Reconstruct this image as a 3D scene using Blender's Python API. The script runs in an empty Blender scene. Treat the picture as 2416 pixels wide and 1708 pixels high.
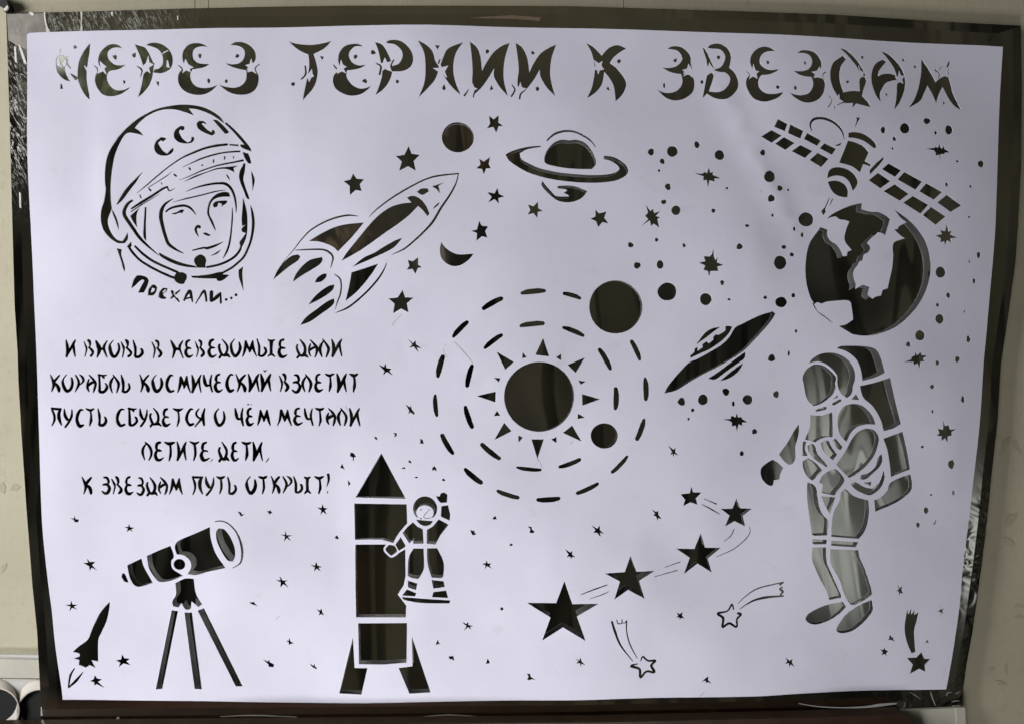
import bpy, math, random
import numpy as np
from mathutils import Vector
from mathutils.geometry import delaunay_2d_cdt

random.seed(7)
sc = bpy.context.scene
COL = sc.collection

# ------------------------------------------------------------------ scale
S = 0.00035                 # metres per photo pixel on the paper's plane
CX, CY = 1208.0, 854.0
LENS = 26.0
D = 2416 * LENS / 36.0 * S  # camera distance from the paper


def X(px): return (px - CX) * S
def Z(py): return -(py - CY) * S


# ------------------------------------------------------------------ camera
cam = bpy.data.cameras.new("camera")
cam.lens = LENS
cam.sensor_width = 36
cam.clip_start = 0.01
cam.clip_end = 50
co = bpy.data.objects.new("camera", cam)
COL.objects.link(co)
co.location = (0, -D, 0)
co.rotation_euler = (math.radians(90), 0, 0)
sc.camera = co

# ------------------------------------------------------------------ view
sc.view_settings.view_transform = 'Standard'
sc.view_settings.look = 'None'
sc.view_settings.exposure = 0.0
sc.view_settings.gamma = 1.0
sc.view_settings.use_curve_mapping = False
try:
    sc.cycles.max_bounces = 8
    sc.cycles.glossy_bounces = 6
    sc.cycles.use_denoising = True
except Exception:
    pass


# ------------------------------------------------------------------ node helper
class NG:
    def __init__(self, tree):
        self.t = tree
        self.n = tree.nodes
        self.l = tree.links

    def node(self, typ, **kw):
        n = self.n.new(typ)
        for k, v in kw.items():
            setattr(n, k, v)
        return n

    def put(self, sock, v):
        if isinstance(v, (int, float)):
            sock.default_value = v
        elif isinstance(v, tuple):
            sock.default_value = v if len(v) == len(sock.default_value) else tuple(v) + (1.0,)
        else:
            self.l.new(v, sock)

    def m(self, op, a, b=0.0, c=0.0, clamp=False):
        n = self.node('ShaderNodeMath', operation=op, use_clamp=clamp)
        self.put(n.inputs[0], a)
        self.put(n.inputs[1], b)
        self.put(n.inputs[2], c)
        return n.outputs[0]

    def gauss(self, U, V, u0, v0, a, b, p=2):
        du = self.m('DIVIDE', self.m('SUBTRACT', U, u0), a)
        dv = self.m('DIVIDE', self.m('SUBTRACT', V, v0), b)
        du = self.m('POWER', self.m('ABSOLUTE', du), p)
        dv = self.m('POWER', self.m('ABSOLUTE', dv), p)
        return self.m('EXPONENT', self.m('MULTIPLY', self.m('ADD', du, dv), -1.0))

    def comb(self, x, y, z=0.0):
        n = self.node('ShaderNodeCombineXYZ')
        self.put(n.inputs[0], x)
        self.put(n.inputs[1], y)
        self.put(n.inputs[2], z)
        return n.outputs[0]

    def noise(self, vec, scale, detail=3, rough=.5, dist=0.0):
        n = self.node('ShaderNodeTexNoise')
        self.l.new(vec, n.inputs['Vector'])
        n.inputs['Scale'].default_value = scale
        n.inputs['Detail'].default_value = detail
        n.inputs['Roughness'].default_value = rough
        n.inputs['Distortion'].default_value = dist
        return n.outputs['Fac']

    def ramp(self, fac, stops, interp='LINEAR'):
        n = self.node('ShaderNodeValToRGB')
        n.color_ramp.interpolation = interp
        el = n.color_ramp.elements
        while len(el) < len(stops):
            el.new(0.5)
        for e, (p, c) in zip(el, stops):
            e.position = p
            e.color = tuple(c) + (1.0,) if len(c) == 3 else c
        self.put(n.inputs[0], fac)
        return n.outputs[0]

    def mix(self, fac, a, b, typ='MIX'):
        n = self.node('ShaderNodeMix', data_type='RGBA', blend_type=typ)
        self.put(n.inputs[0], fac)
        self.put(n.inputs[6], a)
        self.put(n.inputs[7], b)
        return n.outputs[2]


# ------------------------------------------------------------------ world: dim room for the mirror, its reflections painted in as patches
world = bpy.data.worlds.new("World")
sc.world = world
world.use_nodes = True
g = NG(world.node_tree)
bg = next(n for n in g.n if n.type == 'BACKGROUND')
tc = g.node('ShaderNodeTexCoord')
sep = g.node('ShaderNodeSeparateXYZ')
g.l.new(tc.outputs['Generated'], sep.inputs[0])
ny = g.m('MAXIMUM', g.m('MULTIPLY', sep.outputs[1], -1.0), 0.08)
U = g.m('DIVIDE', sep.outputs[0], ny)
V = g.m('DIVIDE', sep.outputs[2], ny)
DP = 2416 * LENS / 36.0


def du(px): return (px - CX) / DP
def dv(py): return -(py - CY) / DP


folds = g.noise(g.comb(g.m('MULTIPLY', U, 11.0), g.m('MULTIPLY', V, 1.1), 3.7), 1.0, 2, .45, 0.6)
blot = g.noise(g.comb(g.m('MULTIPLY', U, 5.0), g.m('MULTIPLY', V, 4.0), 9.1), 1.0, 3, .5, 0.8)
fine = g.noise(g.comb(g.m('ADD', g.m('MULTIPLY', U, 46.0), g.m('MULTIPLY', V, 14.0)), g.m('MULTIPLY', V, 24.0), 1.3), 1.0, 4, .65, 1.5)
stripes = g.noise(g.comb(g.m('ADD', g.m('MULTIPLY', U, 30.0), g.m('MULTIPLY', V, 4.0)), g.m('MULTIPLY', V, 2.6), 5.5),
                  1.0, 0, .4, 0.8)
foldc = g.ramp(folds, [(0.38, (0.007, 0.008, 0.007)), (0.438, (0.011, 0.011, 0.009)), (0.442, (0.034, 0.031, 0.021)), (0.52, (0.044, 0.040, 0.027)),
                       (0.524, (0.014, 0.013, 0.010)), (0.585, (0.022, 0.020, 0.014)), (0.589, (0.055, 0.049, 0.035))])
blotc = g.ramp(blot, [(0.35, (0.35, 0.36, 0.42)), (0.5, (1.0, 1.0, 1.0)), (0.68, (1.55, 1.5, 1.25))])
base = g.mix(1.0, foldc, blotc, 'MULTIPLY')
base = g.mix(1.0, base, (0.50, 0.52, 0.58), 'MULTIPLY')
ENV = [  # painted reflection patches: px, py, sx, sy, colour, noise kind
    (1200, 140, 1300, 140, (0.047, 0.042, 0.031), 'half'),
    (300, 150, 230, 120, (0.15, 0.16, 0.10), 'fine'),
    (140, 136, 34, 30, (1.0, 1.0, 0.95), 'bright'),
    (172, 208, 12, 16, (0.9, 0.9, 0.85), 'bright'),
    (800, -60, 1000, 170, (0.060, 0.053, 0.033), None),
    (430, 560, 150, 330, (0.016, 0.015, 0.013), 'half'),
    (1990, 1090, 140, 190, (0.38, 0.40, 0.39), 'stripes'),
    (2130, 1010, 45, 130, (0.34, 0.36, 0.35), 'stripes'),
    (1975, 1330, 115, 150, (0.42, 0.445, 0.435), 'legs'),
    (60, 170, 30, 120, (0.22, 0.20, 0.18), 'fine'),
    (2300, 1290, 50, 150, (0.45, 0.46, 0.45), None),
    (2365, 600, 60, 400, (0.030, 0.028, 0.018), 'half'),
    (830, 1400, 40, 110, (0.026, 0.015, 0.008), 'half'),
    (700, 1690, 800, 45, (0.045, 0.026, 0.019), None),
    (1080, 310, 90, 60, (0.085, 0.058, 0.040), 'stripes'),
    (1180, 370, 60, 40, (0.10, 0.055, 0.03), 'fine'),
    (800, 560, 80, 40, (0.14, 0.10, 0.07), 'fine'),
    (1050, 600, 60, 40, (0.30, 0.26, 0.22), 'stripes'),
    (1620, 500, 260, 190, (0.036, 0.036, 0.026), 'half'),
    (930, 480, 180, 130, (0.038, 0.035, 0.027), 'half'),
]
for (px, py, sx, sy, c, kind) in ENV:
    w = g.gauss(U, V, du(px), dv(py), sx / DP, sy / DP, 2.6)
    if kind == 'fine':
        w = g.m('MULTIPLY', w, g.ramp(fine, [(0.42, (0.04,) * 3), (0.52, (.35,) * 3), (0.62, (1, 1, 1))]))
    elif kind == 'half':
        w = g.m('MULTIPLY', w, 0.75)
    elif kind == 'legs':
        w = g.m('MULTIPLY', w, g.ramp(stripes, [(0.40, (.9,) * 3), (0.448, (.75,) * 3), (0.452, (.5,) * 3), (0.50, (.6,) * 3), (0.504, (1,) * 3), (0.57, (.85,) * 3), (0.60, (.2,) * 3)]))
    elif kind == 'bright':
        w = g.m('MULTIPLY', w, g.ramp(fine, [(0.38, (0.15,) * 3), (0.46, (1, 1, 1))]))
    elif kind == 'stripes':
        w = g.m('MULTIPLY', w, g.ramp(stripes, [(0.40, (.02,) * 3), (0.448, (.05,) * 3), (0.452, (.5,) * 3), (0.515, (.6,) * 3), (0.519, (.2,) * 3), (0.545, (.28,) * 3), (0.549, (1, 1, 1)), (0.62, (1, 1, 1)), (0.624, (.08,) * 3)]))
    base = g.mix(w, base, c)
dark = g.m('SUBTRACT', 1.0, g.m('MULTIPLY', g.gauss(U, V, du(470), dv(960), 430 / DP, 230 / DP, 4), 0.8))  # dark behind the verse painted in by dimming the world there
base = g.mix(1.0, base, g.comb(dark, dark, dark), 'MULTIPLY')
g.l.new(base, bg.inputs['Color'])
bg.inputs['Strength'].default_value = 1.0


# ------------------------------------------------------------------ lamps (window side light from the left, added fill from below)
def area(name, loc, target, size, size_y, power, color):
    la = bpy.data.lights.new(name, 'AREA')
    la.shape = 'RECTANGLE'
    la.size = size
    la.size_y = size_y
    la.energy = power
    la.color = color
    o = bpy.data.objects.new(name, la)
    COL.objects.link(o)
    o.location = loc
    o.rotation_euler = (Vector(target) - Vector(loc)).to_track_quat('-Z', 'Y').to_euler()
    return o


area("window_light", (-1.40, -0.56, 0.20), (-0.1, 0, 0.05), 0.4, 0.8, 21.0, (1.0, 0.985, 0.985))
low = area("low_fill", (-0.12, -0.65, -0.97), (-0.09, 0, -0.03), 0.5, 0.3, 2.15, (1.0, 0.985, 0.985))  # fill lamp added to brighten the sheet's lower centre
low.data.spread = math.radians(80)
area("room_light", (-0.3, -1.5, 2.2), (0.0, 0, 0.0), 1.2, 0.8, 1.8, (1.0, 0.97, 0.94))


# ------------------------------------------------------------------ materials
def new_mat(name):
    m = bpy.data.materials.new(name)
    m.use_nodes = True
    ng = NG(m.node_tree)
    b = next(n for n in ng.n if n.type == 'BSDF_PRINCIPLED')
    geo = ng.node('ShaderNodeNewGeometry')
    return m, ng, b, geo.outputs['Position']


def bump(ng, b, height, strength, dist):
    n = ng.node('ShaderNodeBump')
    n.inputs['Strength'].default_value = strength
    n.inputs['Distance'].default_value = dist
    ng.l.new(height, n.inputs['Height'])
    ng.l.new(n.outputs[0], b.inputs['Normal'])


def plain(name, col, rough=.6, var=.12, scale=60, metallic=0.0, bmp=0.0):
    m, ng, b, pos = new_mat(name)
    f = ng.noise(pos, scale, 4, .6)
    lo = tuple(c * (1 - var) for c in col)
    hi = tuple(min(1, c * (1 + var)) for c in col)
    ng.l.new(ng.ramp(f, [(0.3, lo), (0.7, hi)]), b.inputs['Base Color'])
    b.inputs['Roughness'].default_value = rough
    b.inputs['Metallic'].default_value = metallic
    if bmp:
        bump(ng, b, f, .5, bmp)
    return m


M_PAPER, ng, b, pos = new_mat("white_paper")
f = ng.noise(pos, 14, 5, .62)
pc = ng.ramp(f, [(0.3, (0.70, 0.695, 0.82)), (0.7, (0.76, 0.753, 0.88))])
sm = ng.ramp(ng.noise(pos, 38, 3, .6, .5), [(0.64, (1, 1, 1)), (0.76, (0.93, 0.925, 0.915))])
gr = ng.ramp(ng.noise(pos, 900, 3, .6), [(0.3, (0.965, 0.965, 0.965)), (0.7, (1, 1, 1))])
pc = ng.mix(1.0, ng.mix(1.0, pc, sm, 'MULTIPLY'), gr, 'MULTIPLY')
ng.l.new(pc, b.inputs['Base Color'])
b.inputs['Roughness'].default_value = 0.62
b.inputs['Specular IOR Level'].default_value = 0.25
bump(ng, b, ng.noise(pos, 2600, 2, .6), .12, .0002)


M_PBACK_SHADE = plain("sheet_reverse_shaded", (0.36, 0.36, 0.40), .8, .06, 40)  # white sheet's reverse greyed, shade put into its mirrored edges


def mirror_mat(name, wear):
    m, ng, b, pos = new_mat(name)
    sm = ng.noise(pos, 9, 3, .55, .8)
    colr = ng.ramp(sm, [(0.3, (0.72, 0.71, 0.66)), (0.7, (0.86, 0.85, 0.80))])
    rough = ng.m('ADD', 0.02, ng.m('MULTIPLY', ng.ramp(ng.noise(pos, 30, 4, .6), [(0.5, (0, 0, 0)), (0.8, (1, 1, 1))]), 0.05))
    met = 1.0
    if wear:
        sp = ng.node('ShaderNodeSeparateXYZ')
        ng.l.new(pos, sp.inputs[0])
        x, z = sp.outputs[0], sp.outputs[2]
        wl = ng.gauss(x, z, X(45), Z(260), 45 * S, 170 * S, 3)
        wt = ng.gauss(x, z, X(220), Z(45), 170 * S, 45 * S, 3)
        wr = ng.gauss(x, z, X(2300), Z(1310), 70 * S, 190 * S, 3)
        wb = ng.gauss(x, z, X(2200), Z(1650), 90 * S, 50 * S, 3)
        area_w = ng.m('MAXIMUM', wl, wt)
        crum = ng.m('MAXIMUM', wr, ng.m('MAXIMUM', wb, ng.m('MULTIPLY', area_w, 0.0)))
        sv = ng.comb(ng.m('ADD', ng.m('MULTIPLY', x, 420.0), ng.m('MULTIPLY', z, 190.0)), 0.0, ng.m('MULTIPLY', z, 120.0))
        scr = ng.noise(sv, 1.0, 5, .7, 1.6)
        w = ng.m('MULTIPLY', area_w, ng.ramp(scr, [(0.50, (0, 0, 0)), (0.58, (.35,) * 3), (0.70, (.9,) * 3)]))
        tone = ng.ramp(ng.noise(pos, 60, 3, .6), [(0.35, (0.025, 0.020, 0.016)), (0.6, (0.07, 0.058, 0.045)), (0.78, (0.22, 0.20, 0.17))])
        colr = ng.mix(w, colr, tone)
        met = ng.m('SUBTRACT', 1.0, w)
        rough = ng.m('ADD', rough, ng.m('MULTIPLY', w, 0.75))
        bh = ng.m('ADD', ng.m('MULTIPLY', ng.noise(pos, 32, 2, .5, 1.5), ng.m('MULTIPLY', crum, 1.6)), ng.m('MULTIPLY', ng.noise(pos, 7, 1, .4), 1.2))
        bump(ng, b, bh, .35, .0009)
    else:
        bump(ng, b, ng.noise(pos, 9, 1, .4), .35, .0009)
    ng.put(b.inputs['Base Color'], colr)
    ng.put(b.inputs['Metallic'], met)
    ng.put(b.inputs['Roughness'], rough)
    return m


M_MIRROR = mirror_mat("silvered_mirror_worn", True)
M_CUT = mirror_mat("silvered_mirror", False)
M_EDGE = plain("mirror_edge", (0.05, 0.07, 0.055), .25, .2, 90)
M_BACK = plain("fibreboard", (0.16, 0.11, 0.07), .8, .2, 120)
M_LEDGE = plain("cream_paint", (0.52, 0.50, 0.43), .5, .08, 30)
M_TRIM = plain("white_gloss_paint", (0.62, 0.615, 0.59), .35, .06, 40)
M_BROWN = plain("brown_veneer", (0.035, 0.018, 0.011), .35, .3, 70)
M_TIN = plain("pale_card", (0.60, 0.56, 0.50), .55, .08, 80)
M_DARK = plain("dark_inside", (0.012, 0.012, 0.014), .7, .2, 50)
M_FLECK_GLINT = plain("white_fleck_glint", (0.75, 0.74, 0.72), .5, .05, 200)  # white flecks and pin head, also the painted glints
M_GREY_MARK = plain("grey_mark", (0.27, 0.255, 0.225), .4, .25, 60, bmp=.002)  # grey for the painted corner reflection and the thin streaks
M_LEAF = plain("leaf_print_ink", (0.42, 0.383, 0.28), .8, .08, 200)

M_WALL, ng, b, pos = new_mat("cream_wallpaper")
f1 = ng.noise(pos, 7, 4, .6)
f2 = ng.noise(pos, 120, 4, .7)
sp = ng.node('ShaderNodeSeparateXYZ')
ng.l.new(pos, sp.inputs[0])
fib = ng.noise(ng.comb(ng.m('MULTIPLY', sp.outputs[0], 500.0), 0.0, ng.m('MULTIPLY', sp.outputs[2], 30.0)), 1.0, 3, .6)
cw = ng.ramp(f1, [(0.3, (0.44, 0.408, 0.295)), (0.55, (0.50, 0.464, 0.34)), (0.75, (0.54, 0.505, 0.375))])
stain = ng.ramp(f2, [(0.55, (1, 1, 1)), (0.75, (0.86, 0.83, 0.78))])
cw = ng.mix(0.8, cw, stain, 'MULTIPLY')
spots = ng.ramp(ng.noise(pos, 420, 2, .5), [(0.70, (1, 1, 1)), (0.76, (0.7, 0.66, 0.6))])
cw = ng.mix(0.5, cw, spots, 'MULTIPLY')
ng.l.new(cw, b.inputs['Base Color'])
b.inputs['Roughness'].default_value = 0.75
bump(ng, b, ng.m('ADD', fib, f2), .25, .0005)


# ------------------------------------------------------------------ object helpers
def tag(o, label, cat, group=None):
    o['label'] = label
    o['category'] = cat
    if group:
        o['group'] = group
    return o


def empty(name, loc, parent=None):
    o = bpy.data.objects.new(name, None)
    o.empty_display_size = 0.02
    COL.objects.link(o)
    place(o, loc, parent)
    return o


WORLD_LOC = {}


def place(o, loc, parent=None):
    loc = Vector(loc)
    WORLD_LOC[o.name] = loc
    if parent:
        o.parent = parent
        o.location = loc - WORLD_LOC[parent.name]
    else:
        o.location = loc


def mesh_obj(name, verts, faces, mats, parent=None, origin=None, normals=None, smooth=None, mat_idx=None):
    verts = np.asarray(verts, float)
    if origin is None:
        origin = (verts.min(0) + verts.max(0)) / 2
    me = bpy.data.meshes.new(name)
    me.from_pydata([tuple(v) for v in (verts - np.asarray(origin))], [], faces)
    for m in (mats if isinstance(mats, (list, tuple)) else [mats]):
        me.materials.append(m)
    if mat_idx is not None:
        me.polygons.foreach_set('material_index', mat_idx)
    if smooth is not None:
        me.polygons.foreach_set('use_smooth', smooth if hasattr(smooth, '__len__') else [smooth] * len(me.polygons))
    me.update()
    if normals is not None:
        me.normals_split_custom_set_from_vertices([tuple(n) for n in normals])
    o = bpy.data.objects.new(name, me)
    COL.objects.link(o)
    place(o, origin, parent)
    return o


def prism(name, pts, y0, y1, mat, parent=None, px=True):
    """outline in photo pixels (x, y) at the plane y0 (front), extruded straight back to y1"""
    k = (D + y0) / D
    P = [((X(p[0]) * k), (Z(p[1]) * k)) for p in pts] if px else pts
    a = sum(P[i][0] * P[(i + 1) % len(P)][1] - P[(i + 1) % len(P)][0] * P[i][1] for i in range(len(P)))
    if a < 0:
        P = P[::-1]
    n = len(P)
    vs = [(x, y0, z) for x, z in P] + [(x, y1, z) for x, z in P]
    fs = [tuple(range(n)), tuple(range(2 * n - 1, n - 1, -1))]
    fs += [(i, n + i, n + (i + 1) % n, (i + 1) % n) for i in range(n)]
    return mesh_obj(name, vs, fs, mat, parent)


# ------------------------------------------------------------------ the drawing: cut and keep operations in photo pixels
OPS = []          # (kind, key, polygon Nx2)
CUR = [None]
WSC = [0.57]         # half-width factor of drawn strokes
TILE = [0.0, 0.0, 1.0]
ORDER = []
DEEP = set()


def T(x0, y0, w, zw=2296): TILE[:] = [x0, y0, w / zw]


def tp(p): return (TILE[0] + p[0] * TILE[2], TILE[1] + p[1] * TILE[2])


def part(motif, idx=0, sub=None, deep=False):
    """choose what the next cuts belong to"""
    k = (motif, idx, sub)
    CUR[0] = k
    if k not in ORDER:
        ORDER.append(k)
    if deep:
        DEEP.add(k)


COUNT = {}


def fresh(motif):
    COUNT[motif] = COUNT.get(motif, 0) + 1
    return COUNT[motif]


def smooth_closed(pts, thresh=48, sub=5):
    P = [np.array(p, float) for p in pts]
    n = len(P)
    out = []
    corner = []
    for i in range(n):
        a = P[i] - P[i - 1]
        c = P[(i + 1) % n] - P[i]
        la, lc = np.hypot(*a), np.hypot(*c)
        if la < 1e-6 or lc < 1e-6:
            corner.append(True)
            continue
        ang = math.degrees(math.acos(max(-1, min(1, float(a @ c) / (la * lc)))))
        corner.append(ang > thresh)
    for i in range(n):
        p0, p1, p2, p3 = P[i - 1], P[i], P[(i + 1) % n], P[(i + 2) % n]
        d = p2 - p1
        L = np.hypot(*d)
        m1 = d * 1.0 if corner[i] else (p2 - p0) * 0.5
        m2 = d * 1.0 if corner[(i + 1) % n] else (p3 - p1) * 0.5
        for m in (m1, m2):
            l = np.hypot(*m)
            if l > 1.3 * L:
                m *= 1.3 * L / l
        k = 1 if (corner[i] and corner[(i + 1) % n]) else max(1, min(sub, int(L / 2.0)))
        for j in range(k):
            t = j / k
            h = (2 * t ** 3 - 3 * t ** 2 + 1) * p1 + (t ** 3 - 2 * t ** 2 + t) * m1 + (-2 * t ** 3 + 3 * t ** 2) * p2 + (t ** 3 - t ** 2) * m2
            out.append(h)
    return np.array(out)


def stroke_poly(pts, ws, sub=5):
    P = np.array(pts, float)
    n = len(P)
    W = np.array([ws] * n if not hasattr(ws, '__len__') else ws, float) * WSC[0]
    C, R = [], []
    for i in range(n - 1):
        p0 = P[max(i - 1, 0)]
        p1, p2 = P[i], P[i + 1]
        p3 = P[min(i + 2, n - 1)]
        m1, m2 = (p2 - p0) * .5, (p3 - p1) * .5
        L = np.hypot(*(p2 - p1))
        k = 1 if n == 2 else max(1, min(sub, int(L / 2.0)))
        for j in range(k):
            t = j / k
            C.append((2 * t ** 3 - 3 * t ** 2 + 1) * p1 + (t ** 3 - 2 * t ** 2 + t) * m1 + (-2 * t ** 3 + 3 * t ** 2) * p2 + (t ** 3 - t ** 2) * m2)
            R.append(W[i] * (1 - t) + W[i + 1] * t)
    C.append(P[-1])
    R.append(W[-1])
    C = np.array(C)
    R = np.array(R)
    Tn = np.gradient(C, axis=0)
    Tn /= np.maximum(np.hypot(Tn[:, 0], Tn[:, 1]), 1e-6)[:, None]
    Nn = np.stack([-Tn[:, 1], Tn[:, 0]], 1)
    left = C + Nn * R[:, None]
    right = C - Nn * R[:, None]
    capA = [C[0] - Tn[0] * R[0] * .7]
    capB = [C[-1] + Tn[-1] * R[-1] * .7]
    return np.array(list(left) + capB + list(right[::-1]) + capA)


def cut(*pts, sm=True):
    q = [tp(p) for p in pts]
    OPS.append(('cut', CUR[0], smooth_closed(q) if sm else np.array(q, float)))


def keep(*pts, sm=True):
    q = [tp(p) for p in pts]
    OPS.append(('keep', None, smooth_closed(q) if sm else np.array(q, float)))


def line(pts, ws, kind='cut'):
    q = [tp(p) for p in pts]
    w = [x * TILE[2] for x in ws] if hasattr(ws, '__len__') else ws * TILE[2]
    OPS.append((kind, CUR[0] if kind == 'cut' else None, stroke_poly(q, w)))


def kline(pts, ws): line(pts, ws, 'keep')


def ell(cx, cy, rx, ry=None, jit=0.0, kind='cut', n=None):
    ry = rx if ry is None else ry
    cx, cy = tp((cx, cy))
    rx *= TILE[2]
    ry *= TILE[2]
    n = n or max(8, min(96, int(max(rx, ry) * 2.2)))
    ph = [random.random() * 6.28 for _ in range(3)]
    pts = []
    for i in range(n):
        a = 2 * math.pi * i / n
        k = 1 + jit * (math.sin(2 * a + ph[0]) * .5 + math.sin(3 * a + ph[1]) * .6 + math.sin(5 * a + ph[2]) * .35)
        pts.append((cx + rx * k * math.cos(a), cy + ry * k * math.sin(a)))
    OPS.append((kind, CUR[0] if kind == 'cut' else None, np.array(pts)))


def dots(rows):
    for r in rows:
        part('round_hole', fresh('round_hole'))
        x, y, rx = r[:3]
        ry = r[3] if len(r) > 3 else rx
        ell(x, y, rx, ry, .03 if max(rx, ry) * TILE[2] > 10 else .12)


def shapes(name, rows, sm=False):
    for r in rows:
        part(name, fresh(name))
        cut(*r, sm=sm)


# ---- sheet outline (photo pixels)
PAPER = [(66, 85), (73, 80), (192, 75), (418, 70), (640, 65.5), (823, 62.5), (1006, 62.5), (1340, 66.5), (1551, 74), (1780, 83),
         (1987, 93.6), (2300, 107), (2366, 111.5), (2361.6, 194), (2356, 305), (2349, 450), (2345, 555), (2335, 691), (2328, 788),
         (2322, 850), (2312, 981), (2298, 1119), (2287, 1227), (2272, 1334), (2262, 1430), (2253, 1490), (2242, 1560), (2231, 1624.5),
         (2060, 1630), (1887, 1634.5), (1776, 1640), (1590, 1643), (1400, 1647), (1180, 1651), (1006, 1655), (820, 1658), (634, 1657),
         (439, 1650.6), (244, 1650.6), (145, 1652), (143.7, 1630), (130.7, 1528), (123, 1441), (115.4, 1380), (103, 1257), (98, 1153),
         (95, 1015), (90, 860), (80, 693), (74, 515), (69, 360), (67.6, 222)]

# ================= title
def letter(): part('title_letter', fresh('title_letter'))

T(120, 80, 300)
letter()  # Ч
cut((205, 215), (190, 265), (182, 330), (190, 362), (165, 352), (172, 300), sm=False)
cut((120, 430), (165, 385), (235, 390), (275, 435), (330, 400), (335, 412), (292, 450), (322, 485), (318, 540), (370, 630), (355, 645),
    (295, 570), (270, 600), (260, 660), (290, 760), (355, 872), (280, 850), (200, 800), (140, 730), (108, 650), (95, 540), (97, 480))
keep((118, 575), (128, 470), (160, 455), (175, 560), (215, 620), (150, 592), sm=False)
keep((255, 470), (285, 500), (270, 590), (235, 600), (215, 560))
cut((340, 712), (410, 745), (488, 792), (485, 832), (440, 848), (390, 780))
cut((718, 175), (640, 260), (560, 390), (505, 530), (485, 700), (490, 830), (530, 950), (590, 1070), (650, 1150), (700, 1195), (690, 1090),
    (665, 960), (648, 820), (650, 720), (650, 650), (660, 610), (675, 500), (700, 350))
keep((598, 575), (625, 590), (648, 618), (662, 603), (655, 690), (625, 640), sm=False)
ell(443, 250, 30, 36, .15)
cut((180, 900), (210, 925), (228, 1003), (175, 1003), sm=False)
letter()  # Е
cut((1298, 275), (1235, 218), (1150, 190), (1050, 205), (955, 270), (885, 360), (858, 460), (862, 540), (895, 610), (960, 650), (1020, 740),
    (1050, 690), (1110, 668), (1200, 655), (1290, 615), (1358, 560), (1270, 575), (1180, 570), (1110, 530), (1050, 470), (1028, 400),
    (1040, 330), (1100, 275), (1180, 255), (1250, 260))
cut((900, 670), (840, 700), (805, 760), (795, 850), (820, 950), (870, 1030), (930, 1095), (1030, 1130), (1140, 1130), (1260, 1095),
    (1370, 1030), (1448, 960), (1340, 1005), (1240, 1025), (1150, 1010), (1070, 945), (1025, 860), (1010, 790), (1020, 735), (960, 680))
keep((885, 490), (935, 545), (1003, 600), (965, 635), (1005, 752), (935, 680), (848, 722), (858, 640), (893, 600), sm=False)
line([(782, 580), (835, 630), (845, 690)], [10, 22, 14])
cut((1110, 390), (1140, 400), (1165, 380), (1195, 410), (1190, 460), (1165, 480), (1140, 450))
cut((1295, 840), (1320, 850), (1352, 850), (1345, 890), (1315, 925), (1310, 880))
letter()  # Р
cut((1460, 380), (1535, 340), (1540, 410), (1520, 440), (1490, 430), sm=False)
cut((1518, 195), (1600, 220), (1690, 250), (1745, 310), (1790, 390), (1850, 520), (1868, 600), (1850, 720), (1830, 830), (1770, 960),
    (1660, 1090), (1565, 1155), (1600, 1080), (1640, 940), (1665, 800), (1690, 680), (1665, 570), (1620, 430), (1570, 310))
cut((1725, 205), (1790, 175), (1880, 168), (1990, 190), (2090, 250), (2165, 330), (2205, 430), (2210, 540), (2180, 630), (2110, 690),
    (2000, 725), (1850, 710), (1880, 650), (1960, 635), (2020, 570), (2032, 480), (2015, 390), (1950, 300), (1860, 250), (1770, 225))
keep((1765, 405), (1785, 530), (1865, 560), (1775, 620), (1805, 730), (1735, 680), (1655, 755), (1690, 640), (1650, 600), (1720, 540), sm=False)
line([(1555, 590), (1630, 640), (1650, 690), (1620, 795)], [12, 26, 28, 10])
line([(1868, 540), (1860, 580), (1848, 620)], [22, 18, 14])
keep((2105, 480), (2130, 520), (2155, 630), (2095, 610))
kline([(2020, 372), (2070, 335), (2125, 315)], [8, 14, 8])
cut((1905, 870), (1970, 880), (1955, 970), (1930, 930), sm=False)

T(0, 0, 640)
letter()  # Е
cut((1765, 408), (1720, 380), (1660, 370), (1600, 385), (1560, 430), (1548, 480), (1555, 530), (1580, 570), (1630, 595), (1680, 590),
    (1740, 575), (1780, 548), (1720, 548), (1670, 535), (1640, 500), (1640, 440), (1670, 410), (1720, 400))
cut((1560, 585), (1525, 620), (1512, 670), (1525, 730), (1570, 780), (1640, 808), (1720, 810), (1790, 780), (1850, 722), (1790, 745),
    (1720, 752), (1660, 735), (1625, 690), (1618, 640), (1635, 598), (1600, 580))
keep((1575, 505), (1602, 555), (1642, 578), (1612, 592), (1622, 622), (1580, 602), (1550, 628), (1552, 580), sm=False)
line([(1515, 560), (1543, 585), (1552, 612)], [6, 10, 8])
ell(1697, 480, 14, 22, .12)
ell(1772, 692, 12, 22, .12)
letter()  # З
cut((1950, 388), (1990, 362), (2050, 360), (2110, 385), (2155, 435), (2165, 490), (2150, 530), (2110, 560), (2085, 600), (2010, 585),
    (1950, 565), (1908, 540), (1970, 548), (2030, 535), (2065, 495), (2072, 440), (2045, 405), (2000, 390))
cut((2100, 590), (2165, 600), (2188, 650), (2180, 720), (2150, 770), (2090, 800), (2010, 805), (1930, 780), (1855, 722), (1920, 740),
    (1990, 745), (2050, 720), (2083, 670), (2085, 600))
keep((2125, 498), (2140, 545), (2168, 560), (2155, 590), (2170, 628), (2130, 605), (2093, 615), (2105, 575), (2076, 555), (2112, 545), sm=False)
line([(2195, 545), (2160, 580), (2172, 625)], [8, 10, 6])
ell(2010, 478, 16, 18, .15)
ell(1918, 692, 12, 18, .12)

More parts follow.
